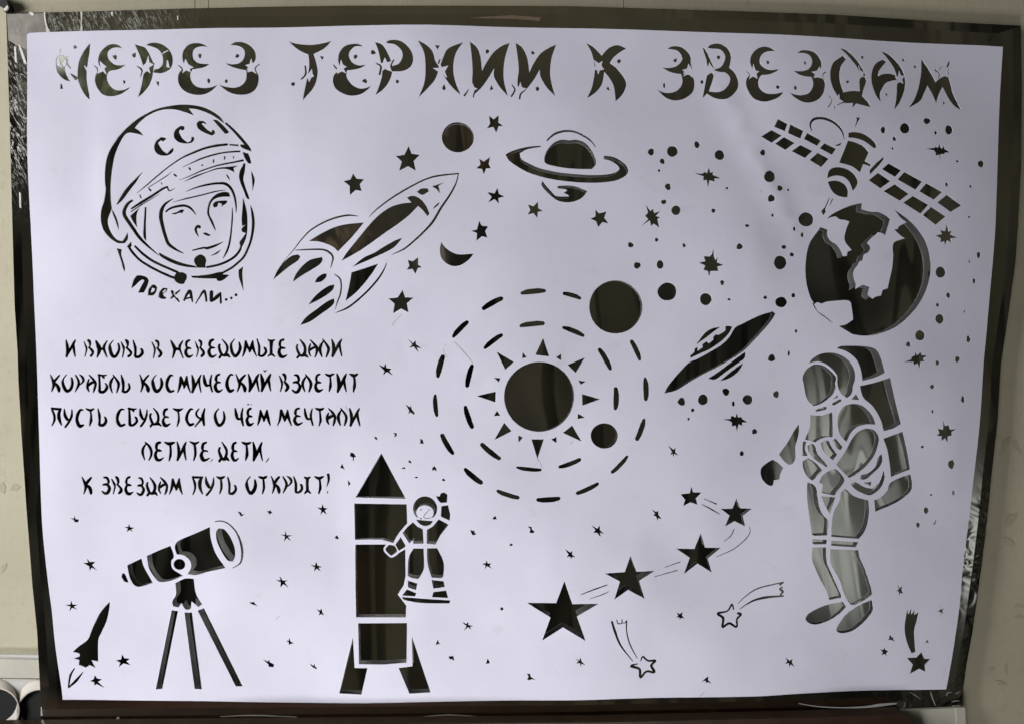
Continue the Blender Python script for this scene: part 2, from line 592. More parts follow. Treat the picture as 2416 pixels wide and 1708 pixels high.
T(640, 0, 700)
letter()  # Т
cut((135, 322), (200, 340), (300, 348), (390, 338), (465, 320), (420, 370), (350, 410), (300, 425), (240, 405), (180, 365))
cut((285, 415), (325, 415), (345, 480), (358, 550), (350, 620), (320, 690), (242, 780), (255, 710), (270, 640), (290, 540), (292, 480))
keep((314, 535), (318, 570), (330, 590), (308, 605), (292, 637), (280, 605), (255, 597), (285, 575), sm=False)
line([(262, 510), (265, 575), (232, 615)], [10, 14, 10])
ell(168, 652, 15, 17, .15)
cut((375, 436), (408, 438), (395, 470), sm=False)
letter()  # Е
cut((720, 368), (680, 347), (630, 343), (570, 360), (530, 405), (518, 460), (530, 510), (570, 545), (630, 545), (690, 532), (735, 508),
    (680, 510), (630, 490), (605, 450), (605, 410), (640, 370), (680, 362))
cut((590, 535), (510, 560), (482, 590), (478, 640), (500, 690), (550, 725), (620, 745), (690, 735), (740, 705), (775, 672), (700, 690),
    (640, 670), (600, 630), (582, 590))
keep((540, 462), (555, 505), (585, 520), (560, 535), (580, 572), (545, 555), (508, 575), (520, 540), (495, 525), (530, 510), sm=False)
line([(482, 505), (505, 535)], [8, 12])
ell(653, 443, 15, 17, .12)
ell(725, 632, 18, 17, .25)
letter()  # Р
cut((805, 332), (855, 350), (890, 395), (925, 470), (940, 530), (930, 600), (900, 660), (860, 705), (808, 742), (840, 660), (860, 580),
    (850, 490), (830, 400))
cut((890, 332), (930, 318), (1000, 325), (1060, 370), (1095, 430), (1098, 490), (1070, 535), (1010, 560), (920, 560), (940, 520),
    (990, 500), (1018, 450), (1010, 400), (960, 355), (905, 345))
keep((880, 452), (900, 490), (945, 480), (920, 520), (935, 562), (880, 540), (840, 575), (855, 530), (812, 498), (865, 495), sm=False)
line([(812, 497), (850, 520), (840, 585)], [8, 14, 14])
line([(950, 472), (930, 510)], 11)
ell(790, 412, 18, 19, .2)
ell(978, 638, 13, 15, .15)
letter()  # Н
cut((1137, 322), (1205, 360), (1250, 410), (1270, 480), (1298, 530), (1275, 610), (1240, 660), (1140, 762), (1185, 650), (1195, 540), (1185, 420))
cut((1488, 332), (1430, 420), (1410, 520), (1420, 620), (1465, 740), (1390, 670), (1340, 600), (1300, 545), (1330, 460), (1370, 385))
keep((1308, 500), (1322, 530), (1372, 515), (1345, 560), (1362, 608), (1318, 578), (1273, 628), (1295, 562), (1253, 535), (1300, 535), sm=False)
line([(1308, 466), (1295, 500)], [8, 12])
cut((1268, 360), (1308, 362), (1288, 395), sm=False)
cut((1338, 655), (1352, 690), (1340, 708), (1322, 690), sm=False)
letter()  # И
cut((1537, 325), (1590, 370), (1618, 440), (1632, 555), (1665, 490), (1720, 410), (1780, 360), (1845, 333), (1810, 450), (1797, 560),
    (1805, 650), (1832, 748), (1770, 680), (1725, 600), (1725, 535), (1680, 610), (1630, 680), (1570, 735), (1555, 650), (1558, 540), (1550, 430))
keep((1560, 648), (1570, 680), (1597, 690), (1570, 705), (1567, 738), (1545, 720), (1510, 735), (1525, 700), (1520, 680), (1550, 675), sm=False)
line([(1495, 745), (1512, 720), (1528, 695)], [14, 10, 6])
line([(1565, 758), (1570, 728), (1598, 702)], [8, 10, 8])
ell(1672, 403, 15, 17, .15)
cut((1702, 660), (1720, 695), (1693, 705), sm=False)
letter()  # И
cut((1890, 330), (1940, 365), (1975, 430), (1990, 500), (1998, 565), (2030, 495), (2080, 420), (2140, 375), (2206, 343), (2170, 450),
    (2158, 560), (2170, 650), (2198, 752), (2130, 680), (2085, 600), (2078, 542), (2040, 610), (1980, 690), (1925, 740), (1905, 650),
    (1915, 540), (1905, 430))
keep((1928, 638), (1940, 680), (1975, 690), (1945, 710), (1930, 742), (1905, 720), (1865, 735), (1885, 700), (1880, 680), (1915, 675), sm=False)
line([(1862, 660), (1885, 700), (1858, 752)], [8, 12, 12])
line([(1922, 772), (1932, 730), (1965, 702)], [10, 12, 8])
ell(2025, 410, 14, 15, .15)
ell(2060, 692, 15, 17, .15)

T(1340, 60, 440)
letter()  # К
cut((222, 215), (300, 255), (360, 310), (418, 375), (430, 360), (480, 300), (540, 262), (610, 246), (670, 262), (720, 290), (640, 335),
    (560, 400), (517, 465), (590, 520), (660, 600), (710, 680), (718, 740), (690, 820), (640, 890), (585, 938), (580, 850), (560, 740),
    (510, 650), (448, 575), (430, 690), (400, 760), (330, 840), (235, 905), (290, 780), (320, 650), (330, 540), (315, 420), (280, 310))
keep((322, 428), (380, 470), (425, 442), (415, 500), (445, 545), (392, 555), (375, 607), (360, 555), (322, 540), (340, 500), sm=False)
ell(630, 442, 26, 26, .2)
cut((500, 755), (515, 810), (490, 800), (472, 780), sm=False)
letter()  # З
cut((1225, 297), (1270, 268), (1340, 260), (1420, 285), (1490, 350), (1515, 420), (1505, 500), (1470, 540), (1410, 600), (1340, 595),
    (1250, 570), (1160, 520), (1240, 525), (1320, 510), (1380, 470), (1410, 420), (1390, 360), (1340, 315), (1280, 300))
cut((1390, 580), (1540, 620), (1562, 700), (1550, 800), (1500, 860), (1410, 910), (1310, 922), (1220, 895), (1150, 840), (1100, 785),
    (1180, 820), (1260, 828), (1340, 805), (1395, 750), (1413, 680))
keep((1487, 473), (1505, 530), (1562, 555), (1525, 580), (1542, 642), (1485, 600), (1423, 627), (1445, 580), (1413, 550), (1465, 535), sm=False)
line([(1508, 465), (1515, 500), (1532, 545)], [12, 14, 6])
cut((1290, 430), (1345, 402), (1340, 440), (1325, 465), sm=False)
ell(1188, 738, 14, 32, .06)
letter()  # В
cut((1655, 268), (1700, 320), (1740, 400), (1790, 510), (1830, 570), (1760, 500), (1738, 460), (1730, 525), (1715, 500), (1700, 420), (1670, 330))
cut((1715, 285), (1760, 245), (1840, 232), (1920, 260), (1980, 320), (2005, 400), (1995, 480), (1985, 525), (2040, 575), (2080, 640),
    (2100, 720), (2085, 790), (2030, 860), (1960, 905), (1880, 910), (1800, 890), (1715, 840), (1663, 892), (1680, 800), (1700, 680),
    (1715, 600), (1770, 585), (1795, 620), (1780, 690), (1740, 810), (1830, 822), (1900, 810), (1960, 760), (1995, 690), (1985, 630),
    (1930, 585), (1870, 580), (1800, 560), (1815, 545), (1880, 520), (1920, 460), (1932, 390), (1900, 330), (1850, 300), (1780, 295))
keep((1738, 470), (1760, 520), (1800, 552), (1815, 580), (1780, 580), (1740, 600), (1713, 622), (1725, 560), (1720, 530), sm=False)
ell(1852, 400, 22, 26, .08)
ell(1653, 697, 20, 23, .12)

T(1700, 80, 600)
letter()  # Е
cut((488, 172), (440, 138), (380, 128), (320, 150), (275, 200), (262, 260), (280, 320), (310, 355), (350, 380), (420, 380), (480, 360),
    (522, 332), (450, 340), (400, 325), (355, 285), (348, 240), (370, 195), (420, 172))
cut((330, 362), (250, 390), (228, 440), (240, 500), (280, 570), (330, 605), (400, 620), (470, 605), (520, 580), (562, 538), (480, 552),
    (410, 545), (360, 510), (338, 460), (345, 410), (370, 375))
keep((292, 283), (310, 340), (342, 350), (320, 370), (328, 412), (290, 390), (248, 420), (262, 370), (240, 350), (280, 340), sm=False)
line([(225, 338), (258, 375), (252, 415)], [4, 8, 6])
ell(420, 270, 13, 18, .1)
ell(508, 493, 16, 18, .12)
letter()  # З
cut((680, 192), (720, 165), (780, 165), (840, 185), (885, 240), (898, 300), (880, 350), (820, 400), (760, 402), (700, 385), (643, 350),
    (720, 352), (780, 335), (810, 290), (808, 240), (780, 205), (730, 190))
cut((795, 388), (915, 420), (932, 470), (915, 550), (870, 605), (800, 633), (730, 628), (660, 590), (610, 542), (680, 565), (740, 565),
    (790, 545), (820, 490), (818, 435))
keep((880, 312), (895, 350), (937, 360), (912, 385), (927, 428), (885, 405), (828, 414), (850, 385), (810, 360), (855, 350), sm=False)
line([(938, 358), (912, 385), (925, 430)], [8, 8, 5])
ell(750, 280, 10, 18, .1)
ell(664, 502, 15, 20, .1)
letter()  # Д
cut((1095, 210), (1125, 240), (1080, 300), (1062, 380), (1075, 470), (1100, 540), (1180, 525), (1248, 528), (1245, 430), (1270, 390),
    (1300, 400), (1310, 440), (1285, 510), (1270, 570), (1320, 620), (1350, 672), (1280, 655), (1215, 640), (1180, 680), (1185, 635),
    (1100, 635), (1060, 600), (1040, 570), (1000, 500), (978, 420), (980, 340), (1010, 270))
cut((1065, 142), (1120, 155), (1190, 210), (1245, 275), (1290, 350), (1305, 395), (1270, 380), (1235, 330), (1200, 280), (1130, 200))
keep((1238, 298), (1255, 340), (1290, 360), (1272, 400), (1245, 412), (1238, 372), (1255, 360), sm=False)
keep((1060, 553), (1062, 600), (1100, 625), (1050, 640), (1030, 700), (1010, 650), (958, 670), (990, 625), (968, 575), (1030, 595), sm=False)
line([(970, 573), (990, 605), (985, 640), (958, 675)], [8, 7, 7, 8])
line([(1100, 630), (1040, 655)], [10, 5])
line([(1015, 660), (1025, 705)], [9, 5])
ell(1275, 220, 13, 16, .1)
cut((1115, 435), (1155, 435), (1138, 467), sm=False)
letter()  # А
cut((1470, 235), (1497, 255), (1450, 310), (1425, 350), (1420, 390), (1460, 370), (1520, 362), (1580, 375), (1590, 420), (1540, 430),
    (1490, 450), (1455, 500), (1435, 550), (1445, 630), (1400, 570), (1365, 480), (1355, 400), (1370, 320), (1410, 265))
cut((1450, 162), (1510, 180), (1580, 240), (1640, 320), (1668, 400), (1665, 490), (1640, 570), (1610, 630), (1560, 700), (1580, 600),
    (1590, 480), (1590, 400), (1570, 320), (1510, 230))
keep((1615, 338), (1630, 380), (1665, 380), (1640, 415), (1650, 452), (1620, 435), (1588, 462), (1600, 415), (1578, 390), (1605, 385), sm=False)
ell(1655, 237, 14, 14, .2)
cut((1480, 545), (1507, 548), (1492, 575), sm=False)
letter()  # М
ell(1762, 297, 13, 14, .15)
cut((1820, 222), (1860, 280), (1905, 350), (1950, 435), (1990, 400), (2060, 370), (2085, 450), (2110, 550), (2180, 697), (2110, 650),
    (2060, 580), (2010, 482), (1975, 550), (1948, 635), (1920, 560), (1872, 470), (1840, 540), (1800, 610), (1695, 675), (1750, 590),
    (1790, 480), (1815, 350))
keep((2010, 268), (2030, 310), (2070, 320), (2045, 345), (2062, 388), (2020, 370), (1978, 407), (1990, 360), (1958, 325), (2000, 315), sm=False)
line([(2075, 238), (2068, 270), (2052, 300)], [6, 18, 14])
line([(1945, 325), (1982, 355), (1975, 400)], [16, 10, 8])
line([(2002, 292), (1983, 322)], [5, 8])
line([(2067, 300), (2066, 370)], [6, 9])
ell(2020, 625, 9, 18, .2)

# ================= helmeted portrait
WSC[0] = 0.66
T(220, 230, 420)
part('helmeted_portrait', 0, 'helmet_outline')
cut((1690, 330), (1640, 260), (1560, 200), (1450, 145), (1330, 115), (1200, 103), (1080, 108), (930, 130), (800, 165), (680, 220),
    (560, 290), (440, 390), (340, 500), (260, 620), (205, 730), (175, 850), (165, 1000), (170, 1120), (180, 1200), (160, 1340), (125, 1450),
    (115, 1530), (120, 1620), (150, 1720), (210, 1800), (280, 1860), (345, 1890), (420, 1888), (455, 1845), (463, 1800), (452, 1742),
    (430, 1800), (385, 1862), (320, 1840), (260, 1770), (220, 1680), (210, 1600), (230, 1530), (260, 1450), (255, 1400), (250, 1330),
    (245, 1200), (250, 1050), (265, 900), (290, 760), (330, 640), (390, 520), (450, 465), (540, 470), (655, 500), (600, 440), (540, 400),
    (600, 330), (700, 250), (830, 190), (960, 165), (1080, 172), (1200, 205), (1310, 245), (1275, 200), (1245, 155), (1340, 165),
    (1440, 195), (1530, 235), (1620, 290), (1680, 335))
line([(1708, 335), (1800, 420), (1900, 530), (1990, 640)], [18, 26, 30, 30])
cut((1885, 603), (1960, 610), (2010, 640), (2038, 697), (1960, 670), (1900, 640))
cut((1915, 700), (1990, 720), (2010, 770), (2032, 850), (1990, 850), (1950, 790))
cut((2025, 935), (2055, 1000), (2072, 1070), (2055, 1150), (2040, 1215), (2038, 1100))
cut((660, 960), (600, 1010), (520, 1090), (440, 1180), (370, 1290), (318, 1390), (330, 1397), (400, 1330), (470, 1230), (560, 1110), (610, 1030))
part('helmeted_portrait', 0, 'helmet_lettering')
cut((945, 530), (880, 520), (820, 570), (793, 640), (810, 710), (870, 755), (960, 760), (1020, 730), (1045, 690), (1040, 655), (1010, 680),
    (960, 735), (900, 690), (845, 600), (880, 565), (910, 580), (950, 550))
cut((1185, 385), (1140, 378), (1075, 420), (1048, 480), (1065, 550), (1130, 595), (1230, 605), (1290, 585), (1312, 545), (1300, 515),
    (1275, 520), (1265, 565), (1225, 590), (1160, 540), (1115, 460), (1130, 425), (1165, 440), (1185, 420))
cut((1465, 345), (1430, 315), (1370, 310), (1338, 345), (1360, 410), (1430, 460), (1530, 497), (1575, 475), (1570, 440), (1540, 420),
    (1530, 455), (1470, 420), (1405, 350), (1430, 340), (1460, 358))
cut((1545, 295), (1600, 300), (1680, 370), (1748, 445), (1735, 465), (1700, 475), (1660, 430), (1600, 360))
part('helmeted_portrait', 0, 'visor_rim')
line([(575, 1245), (700, 1140), (850, 1010), (1000, 890), (1150, 790), (1300, 720), (1450, 660), (1600, 625), (1725, 608)],
     [6, 14, 16, 14, 16, 22, 24, 26, 24])
cut((1750, 600), (1865, 605), (1865, 630), (1750, 620), sm=False)
line([(1150, 912), (1280, 850), (1400, 795), (1550, 745), (1700, 710), (1885, 693)], [4, 12, 18, 18, 16, 18])
line([(715, 1175), (850, 1090), (950, 1025), (1025, 965)], [8, 11, 11, 4])
line([(1115, 1075), (1250, 1020), (1400, 950), (1600, 880), (1800, 835), (1925, 808)], [4, 10, 14, 16, 18, 22])
cut((1150, 1105), (1300, 1020), (1450, 965), (1600, 910), (1760, 890), (1865, 875), (1800, 910), (1812, 965), (1720, 925), (1600, 930),
    (1450, 980), (1300, 1045))
line([(505, 1445), (620, 1370), (780, 1270), (900, 1190), (965, 1160)], [18, 28, 26, 24, 20])
line([(960, 1155), (990, 1212), (1060, 1178)], [18, 12, 5])
for a, b_, w_ in (((1050, 1000), (1080, 1025), 18), ((1240, 915), (1258, 940), 18), ((1408, 872), (1408, 888), 16),
                  ((1552, 805), (1548, 845), 14), ((1693, 762), (1688, 800), 14), ((1802, 760), (1802, 782), 12),
                  ((882, 1105), (900, 1130), 9), ((730, 1185), (755, 1215), 18), ((612, 1265), (630, 1310), 13)):
    line([a, b_], w_)
cut((1925, 845), (1955, 850), (1945, 950), (1925, 1050), (1950, 1150), (1985, 1250), (2005, 1315), (1960, 1290), (1930, 1210), (1890, 1110),
    (1868, 1020), (1885, 930), (1915, 880))
line([(1712, 995), (1732, 1028), (1752, 1065)], [10, 16, 5])
part('helmeted_portrait', 0, 'face')
line([(1190, 1222), (1330, 1165), (1480, 1125), (1600, 1108), (1700, 1115), (1770, 1180), (1810, 1280), (1828, 1400), (1826, 1485)],
     [4, 16, 22, 24, 30, 26, 22, 16, 6])
line([(1020, 1360), (1200, 1310), (1400, 1260), (1560, 1215), (1700, 1190)], [4, 14, 14, 14, 4])
cut((1755, 1278), (1740, 1225), (1680, 1215), (1600, 1235), (1530, 1285), (1480, 1370), (1460, 1480), (1475, 1540), (1520, 1640),
    (1550, 1700), (1568, 1725), (1560, 1680), (1530, 1590), (1495, 1520), (1490, 1440), (1520, 1350), (1580, 1300), (1660, 1280))
T(220, 460, 420)
line([(1035, 55), (940, 120), (890, 200), (880, 300), (905, 430), (940, 560), (975, 640), (1060, 705), (1160, 755)],
     [6, 26, 36, 38, 34, 32, 32, 24, 6])
line([(940, 225), (1000, 180), (1100, 150), (1190, 145), (1260, 180), (1322, 258)], [16, 22, 26, 24, 22, 6])
cut((1000, 250), (1080, 225), (1130, 195), (1180, 195), (1150, 240), (1110, 238), (1060, 257))
cut((1530, 130), (1550, 95), (1600, 75), (1715, 68), (1710, 100), (1635, 155), (1650, 115), (1605, 102), (1590, 150), (1550, 165))
line([(1370, 420), (1340, 405), (1315, 440), (1325, 490), (1352, 538)], [30, 30, 26, 20, 6])
cut((1400, 490), (1440, 485), (1505, 515), (1480, 532), (1430, 515))
line([(1270, 715), (1350, 695), (1420, 680), (1460, 685), (1560, 650), (1657, 603)], [12, 18, 22, 28, 24, 6])
line([(1503, 783), (1580, 745), (1627, 703)], [5, 20, 5])
line([(1778, 160), (1778, 280), (1765, 450), (1745, 600), (1710, 720), (1658, 815)], [6, 16, 16, 20, 22, 8])
part('helmeted_portrait', 0, 'visor_rim')
line([(520, 80), (470, 115), (428, 180), (414, 245), (440, 310), (520, 430), (600, 550), (700, 655), (850, 785)], [22, 30, 34, 36, 36, 34, 32, 24, 5])
line([(500, 228), (620, 145), (760, 60), (880, -10)], [12, 14, 10, 4])
cut((490, 280), (560, 215), (622, 163), (580, 240), (570, 330), (580, 432), (530, 360))
cut((675, 165), (700, 170), (690, 400), (692, 608), (655, 540), (660, 400), (670, 250))
cut((1915, 25), (1945, 120), (1970, 240), (1975, 380), (1968, 500), (1940, 600), (1890, 690), (1870, 610), (1895, 570), (1930, 520),
    (1950, 490), (1900, 470), (1895, 430), (1930, 395), (1945, 385), (1905, 400), (1898, 300), (1910, 150))
cut((850, 743), (930, 790), (1060, 850), (1180, 890), (1300, 915), (1330, 940), (1200, 932), (1080, 905), (960, 855), (860, 790))
line([(1450, 932), (1580, 905), (1700, 860), (1800, 800), (1870, 720), (1895, 650)], [22, 24, 26, 26, 26, 18])
part('helmeted_portrait', 0, 'chin_microphone')
cut((1290, 850), (1300, 810), (1340, 775), (1380, 768), (1425, 795), (1445, 850), (1435, 900), (1440, 940), (1330, 940), (1310, 900))
part('helmeted_portrait', 0, 'helmet_outline')
cut((260, 190), (290, 240), (325, 320), (345, 400), (347, 467), (330, 420), (300, 330), (270, 250))
line([(2015, 130), (2040, 240), (2050, 370), (2035, 510), (2000, 640), (1930, 790), (1830, 890), (1750, 950), (1660, 1000)],
     [6, 26, 30, 26, 24, 24, 24, 24, 22])
part('helmeted_portrait', 0, 'collar')
line([(545, 665), (640, 760), (760, 850), (900, 920), (1050, 985), (1100, 1005)], [20, 26, 26, 24, 24, 16])
cut((1070, 1000), (1150, 1000), (1200, 1030), (1200, 1080), (1165, 1150), (1110, 1150), (1055, 1115), (1035, 1060))
cut((500, 606), (507, 660), (490, 692), (440, 675), sm=False)
line([(468, 670), (510, 740), (600, 840), (720, 920), (850, 990), (960, 1040), (1045, 1075)], [26, 26, 24, 24, 24, 26, 22])
cut((1255, 1045), (1350, 1040), (1480, 1025), (1600, 995), (1680, 985), (1660, 1025), (1745, 1030), (1690, 1080), (1640, 1110),
    (1590, 1110), (1575, 1080), (1450, 1080), (1270, 1070))
cut((315, 695), (380, 710), (375, 780), (400, 870), (418, 940), (415, 1002), (395, 960), (360, 830))
cut((1918, 918), (1910, 1010), (1920, 1120), (1932, 1247), (1900, 1160), (1865, 1060), (1857, 965))
# caption under the portrait
part('caption_word', 0)
cut((490, 1215), (520, 1110), (560, 1045), (610, 1040), (690, 1065), (720, 1110), (700, 1180), (655, 1265), (580, 1265), (620, 1180),
    (660, 1110), (640, 1095), (600, 1120), (550, 1170))
cut((705, 1300), (715, 1220), (760, 1160), (800, 1160), (828, 1200), (810, 1260), (770, 1300))
keep((745, 1262), (762, 1202), (795, 1212), (785, 1245))
cut((840, 1320), (855, 1250), (900, 1200), (955, 1205), (950, 1240), (900, 1280), (915, 1310), (940, 1322), (935, 1345), (880, 1345))
keep((892, 1255), (930, 1217), (936, 1232), (905, 1262))
line([(1010, 1240), (1045, 1300), (1105, 1382)], [26, 32, 12])
line([(1115, 1230), (1050, 1285), (1000, 1338)], [14, 24, 18])
kline([(1035, 1262), (1072, 1322)], [6, 14])
line([(1165, 1365), (1200, 1290), (1240, 1242), (1260, 1310), (1275, 1382)], [22, 26, 34, 28, 12])
line([(1190, 1340), (1255, 1322)], 18)
line([(1313, 1405), (1370, 1310), (1420, 1240), (1442, 1300), (1452, 1375)], [10, 18, 30, 24, 20])
line([(1515, 1245), (1515, 1370)], 38)
line([(1522, 1370), (1580, 1320), (1635, 1265)], [24, 40, 24])
line([(1630, 1262), (1637, 1398)], [20, 22])
ell(1705, 1350, 20, 20, .1)
ell(1772, 1330, 18, 18, .1)
ell(1833, 1290, 20, 22, .1)

# ================= verse
WSC[0] = 0.58
GL = {
 'И': [[(.05,0,.06),(.2,.35,.17),(.22,.7,.15),(.12,1,.1)],[(.12,1,.1),(.45,.6,.15),(.8,.2,.14),(.97,0,.06)],[(.8,.25,.08),(.82,.55,.13),(.98,.98,.06)]],
 'В': [[(.03,.1,.05),(.25,.4,.12),(.3,.6,.1),(.15,1,.06)],[(.4,0,.12),(.6,.12,.15),(.62,.35,.1),(.45,.45,.06)],[(.5,.42,.1),(.85,.65,.15),(.9,.8,.15),(.65,.97,.13)]],
 'Н': [[(0,0,.06),(.25,.35,.2),(.3,.6,.18),(.12,1,.06)],[(.97,0,.06),(.72,.35,.14),(.75,.6,.12),(1,1,.06)],[(.25,.45,.16),(.72,.52,.12)]],
 'О': [[(.4,0,.05),(.1,.25,.1),(.06,.5,.16),(.25,.85,.17),(.5,.97,.17),(.8,.8,.17),(.95,.5,.15),(.85,.18,.08)]],
 'Ь': [[(.03,0,.06),(.22,.4,.14),(.25,.7,.13),(.22,.95,.14)],[(.22,.95,.12),(.6,.95,.14),(.9,.75,.15),(.85,.55,.12),(.75,.48,.08)]],
 'Е': [[(.65,.02,.1),(.3,.1,.14),(.2,.3,.14),(.3,.45,.1)],[(.8,.5,.06),(.5,.47,.12),(.25,.48,.13)],[(.25,.5,.12),(.12,.7,.16),(.3,.93,.17),(.6,.97,.14),(1,.85,.05)]],
 'Д': [[(.12,.3,.1),(.05,.45,.12),(.2,.75,.14),(.35,.9,.12)],[(.3,0,.05),(.6,.25,.13),(.75,.5,.15),(.7,.75,.14),(.5,.9,.12)],[(.08,1.05,.12),(.25,.9,.14),(.5,.92,.14),(.75,.88,.16),(1,1.02,.05)]],
 'М': [[(.02,1,.05),(.18,.6,.15),(.24,.1,.1)],[(.24,.1,.1),(.4,.45,.15),(.5,.65,.1)],[(.5,.75,.1),(.62,.45,.15),(.72,.08,.08)],[(.72,.1,.08),(.8,.55,.15),(1,1,.05)]],
 'І': [[(.05,.03,.06),(.5,.13,.15),(.95,.03,.06)],[(.5,.12,.18),(.5,.5,.13),(.5,.85,.14)],[(.1,1,.07),(.5,.85,.14),(.95,1,.06)]],
 'А': [[(.25,.25,.08),(.08,.5,.14),(.12,.75,.12),(.28,.93,.06)],[(.2,0,.05),(.65,.25,.13),(.95,.5,.14),(.85,.8,.12),(.7,1,.06)],[(.2,.62,.1),(.45,.48,.15),(.85,.42,.1)]],
 'Л': [[(.45,.08,.06),(.12,.35,.14),(.05,.6,.15),(.28,.98,.06)],[(.3,0,.05),(.7,.25,.13),(.95,.5,.14),(.9,.75,.13),(.72,1,.06)]],
 'К': [[(.02,0,.05),(.3,.4,.15),(.35,.65,.13),(.15,1,.06)],[(.95,.03,.1),(.6,.25,.14),(.35,.45,.14)],[(.4,.45,.12),(.75,.65,.16),(.9,.85,.18),(.9,1,.1)]],
 'Р': [[(.08,0,.06),(.4,.35,.13),(.42,.6,.14),(.08,1,.05)],[(.5,0,.05),(.85,.15,.13),(.95,.35,.13),(.6,.58,.06)]],
 'Б': [[(.05,.02,.12),(.5,.06,.12),(.85,.02,.06)],[(.5,.1,.16),(.62,.2,.08)],[(.12,.05,.1),(.2,.5,.14),(.2,.95,.14)],[(.2,.95,.14),(.55,.97,.14),(.9,.75,.15),(.85,.55,.11),(.72,.48,.07)]],
 'С': [[(.9,.07,.05),(.55,.06,.13),(.25,.3,.15),(.15,.6,.16),(.3,.85,.16),(.55,.97,.16),(.95,.9,.1)]],
 'Ч': [[(.03,0,.08),(.15,.35,.17),(.35,.6,.14),(.75,.6,.08)],[(.9,0,.06),(.75,.35,.14),(.8,.65,.13),(.98,1,.08)]],
 'З': [[(.2,.05,.06),(.6,.08,.13),(.8,.3,.14),(.65,.45,.1)],[(.1,.48,.08),(.5,.45,.14),(.7,.5,.13)],[(.7,.5,.12),(.9,.7,.15),(.65,.95,.16),(.3,.98,.14),(.02,.85,.08)]],
 'Т': [[(0,0,.05),(.3,.07,.13),(.55,.1,.16),(.8,.05,.12),(1,0,.06)],[(.52,.1,.1),(.6,.4,.12),(.6,.7,.14),(.45,1,.06)]],
 'П': [[(.05,0,.1),(.5,.03,.12),(.95,.02,.08)],[(.1,.03,.1),(.3,.4,.15),(.3,.7,.12),(.12,1,.06)],[(.85,.05,.14),(.7,.3,.19),(.75,.6,.17),(.95,.98,.06)]],
 'У': [[(.05,0,.06),(.15,.35,.16),(.45,.6,.16),(.62,.62,.08)],[(.95,.05,.06),(.9,.4,.14),(.6,.75,.13),(.15,1.05,.12)]],
 'Я': [[(.4,0,.08),(.15,.25,.12),(.3,.5,.12),(.65,.6,.08)],[(.95,0,.07),(.75,.4,.16),(.8,.6,.16),(.9,.97,.1)],[(.65,.55,.12),(.35,.8,.12),(.02,1.05,.06)]],
}


def glyphs(rows, y0, y1):
    for ch, x0, x1 in rows:
        h = y1 - y0
        dx, dy, sc_ = random.uniform(-2, 2), random.uniform(-4, 4), random.uniform(.97, 1.03)
        for st in GL[ch]:
            pts = [(x0 + dx + (x1 - x0) * (x + random.uniform(-.02, .02)), y0 + dy + h * sc_ * (y + random.uniform(-.012, .012))) for x, y, w in st]
            ws = [h * w * 1.04 * random.uniform(.85, 1.15) for x, y, w in st]
            line(pts, ws)


part('verse_line', 1)
T(110, 780, 390)
glyphs([('И', 270, 415), ('В', 520, 665), ('Н', 685, 845), ('О', 872, 1015), ('В', 1025, 1185), ('Ь', 1195, 1340), ('В', 1455, 1595),
        ('Н', 1715, 1885), ('Е', 1905, 2025), ('В', 2050, 2185)], 135, 372)
T(480, 780, 390)
glyphs([('Е', 50, 170), ('Д', 195, 365), ('О', 368, 510), ('М', 530, 735), ('Ь', 735, 875), ('І', 880, 995), ('Е', 1030, 1160),
        ('Д', 1285, 1450), ('А', 1452, 1580), ('Л', 1610, 1740), ('И', 1770, 1920)], 120, 366)
part('verse_line', 2)
T(110, 780, 390)
glyphs([('К', 70, 205), ('О', 237, 385), ('Р', 405, 530), ('А', 570, 695), ('Б', 718, 860), ('Л', 885, 1010), ('Ь', 1030, 1165),
        ('К', 1285, 1420), ('О', 1460, 1600), ('С', 1640, 1765), ('М', 1805, 1990), ('И', 1995, 2140), ('Ч', 2165, 2296)], 608, 852)
T(480, 780, 390)
glyphs([('Е', 140, 260), ('С', 300, 420), ('К', 445, 585), ('И', 610, 770), ('И', 785, 935), ('В', 1045, 1180), ('З', 1225, 1345),
        ('Л', 1370, 1495), ('Е', 1540, 1660), ('Т', 1690, 1815), ('И', 1845, 1985), ('Т', 2025, 2145)], 600, 850)
cut((815, 540), (850, 552), (887, 537), (852, 583), sm=False)
part('verse_line', 3)
T(110, 940, 390)
glyphs([('П', 80, 240), ('У', 260, 380), ('С', 425, 545), ('Т', 560, 680), ('Ь', 720, 845), ('С', 965, 1100), ('Б', 1130, 1265),
        ('У', 1290, 1395), ('Д', 1425, 1590), ('Е', 1600, 1715), ('Т', 1740, 1885), ('С', 1920, 2045), ('Я', 2050, 2200)], 135, 378)
T(480, 940, 390)
glyphs([('О', 150, 298), ('Ч', 432, 555), ('Е', 588, 700), ('М', 745, 930), ('М', 1025, 1225), ('Е', 1250, 1375), ('Ч', 1400, 1525),
        ('Т', 1550, 1675), ('А', 1710, 1835), ('Л', 1865, 1990), ('И', 2025, 2175)], 132, 376)
cut((605, 70), (638, 76), (612, 100), sm=False)
cut((645, 78), (668, 76), (677, 97), sm=False)
part('verse_line', 4)
T(110, 940, 390)
glyphs([('Л', 1330, 1465), ('Е', 1500, 1630), ('Т', 1635, 1780), ('И', 1805, 1945), ('Т', 1980, 2115), ('Е', 2135, 2265)], 600, 855)
T(480, 940, 390)
line([(128, 838), (98, 877)], [14, 6])
glyphs([('Д', 210, 360), ('Е', 385, 490), ('Т', 525, 660), ('И', 680, 820)], 600, 855)
line([(910, 820), (890, 852), (864, 887)], [10, 16, 6])
part('verse_line', 5)
T(110, 940, 390)
glyphs([('К', 508, 640), ('З', 778, 895), ('В', 910, 1060), ('Е', 1090, 1210), ('З', 1262, 1370), ('Д', 1395, 1555), ('А', 1562, 1690),
        ('М', 1715, 1900), ('П', 2020, 2185)], 1082, 1325)
T(480, 940, 390)
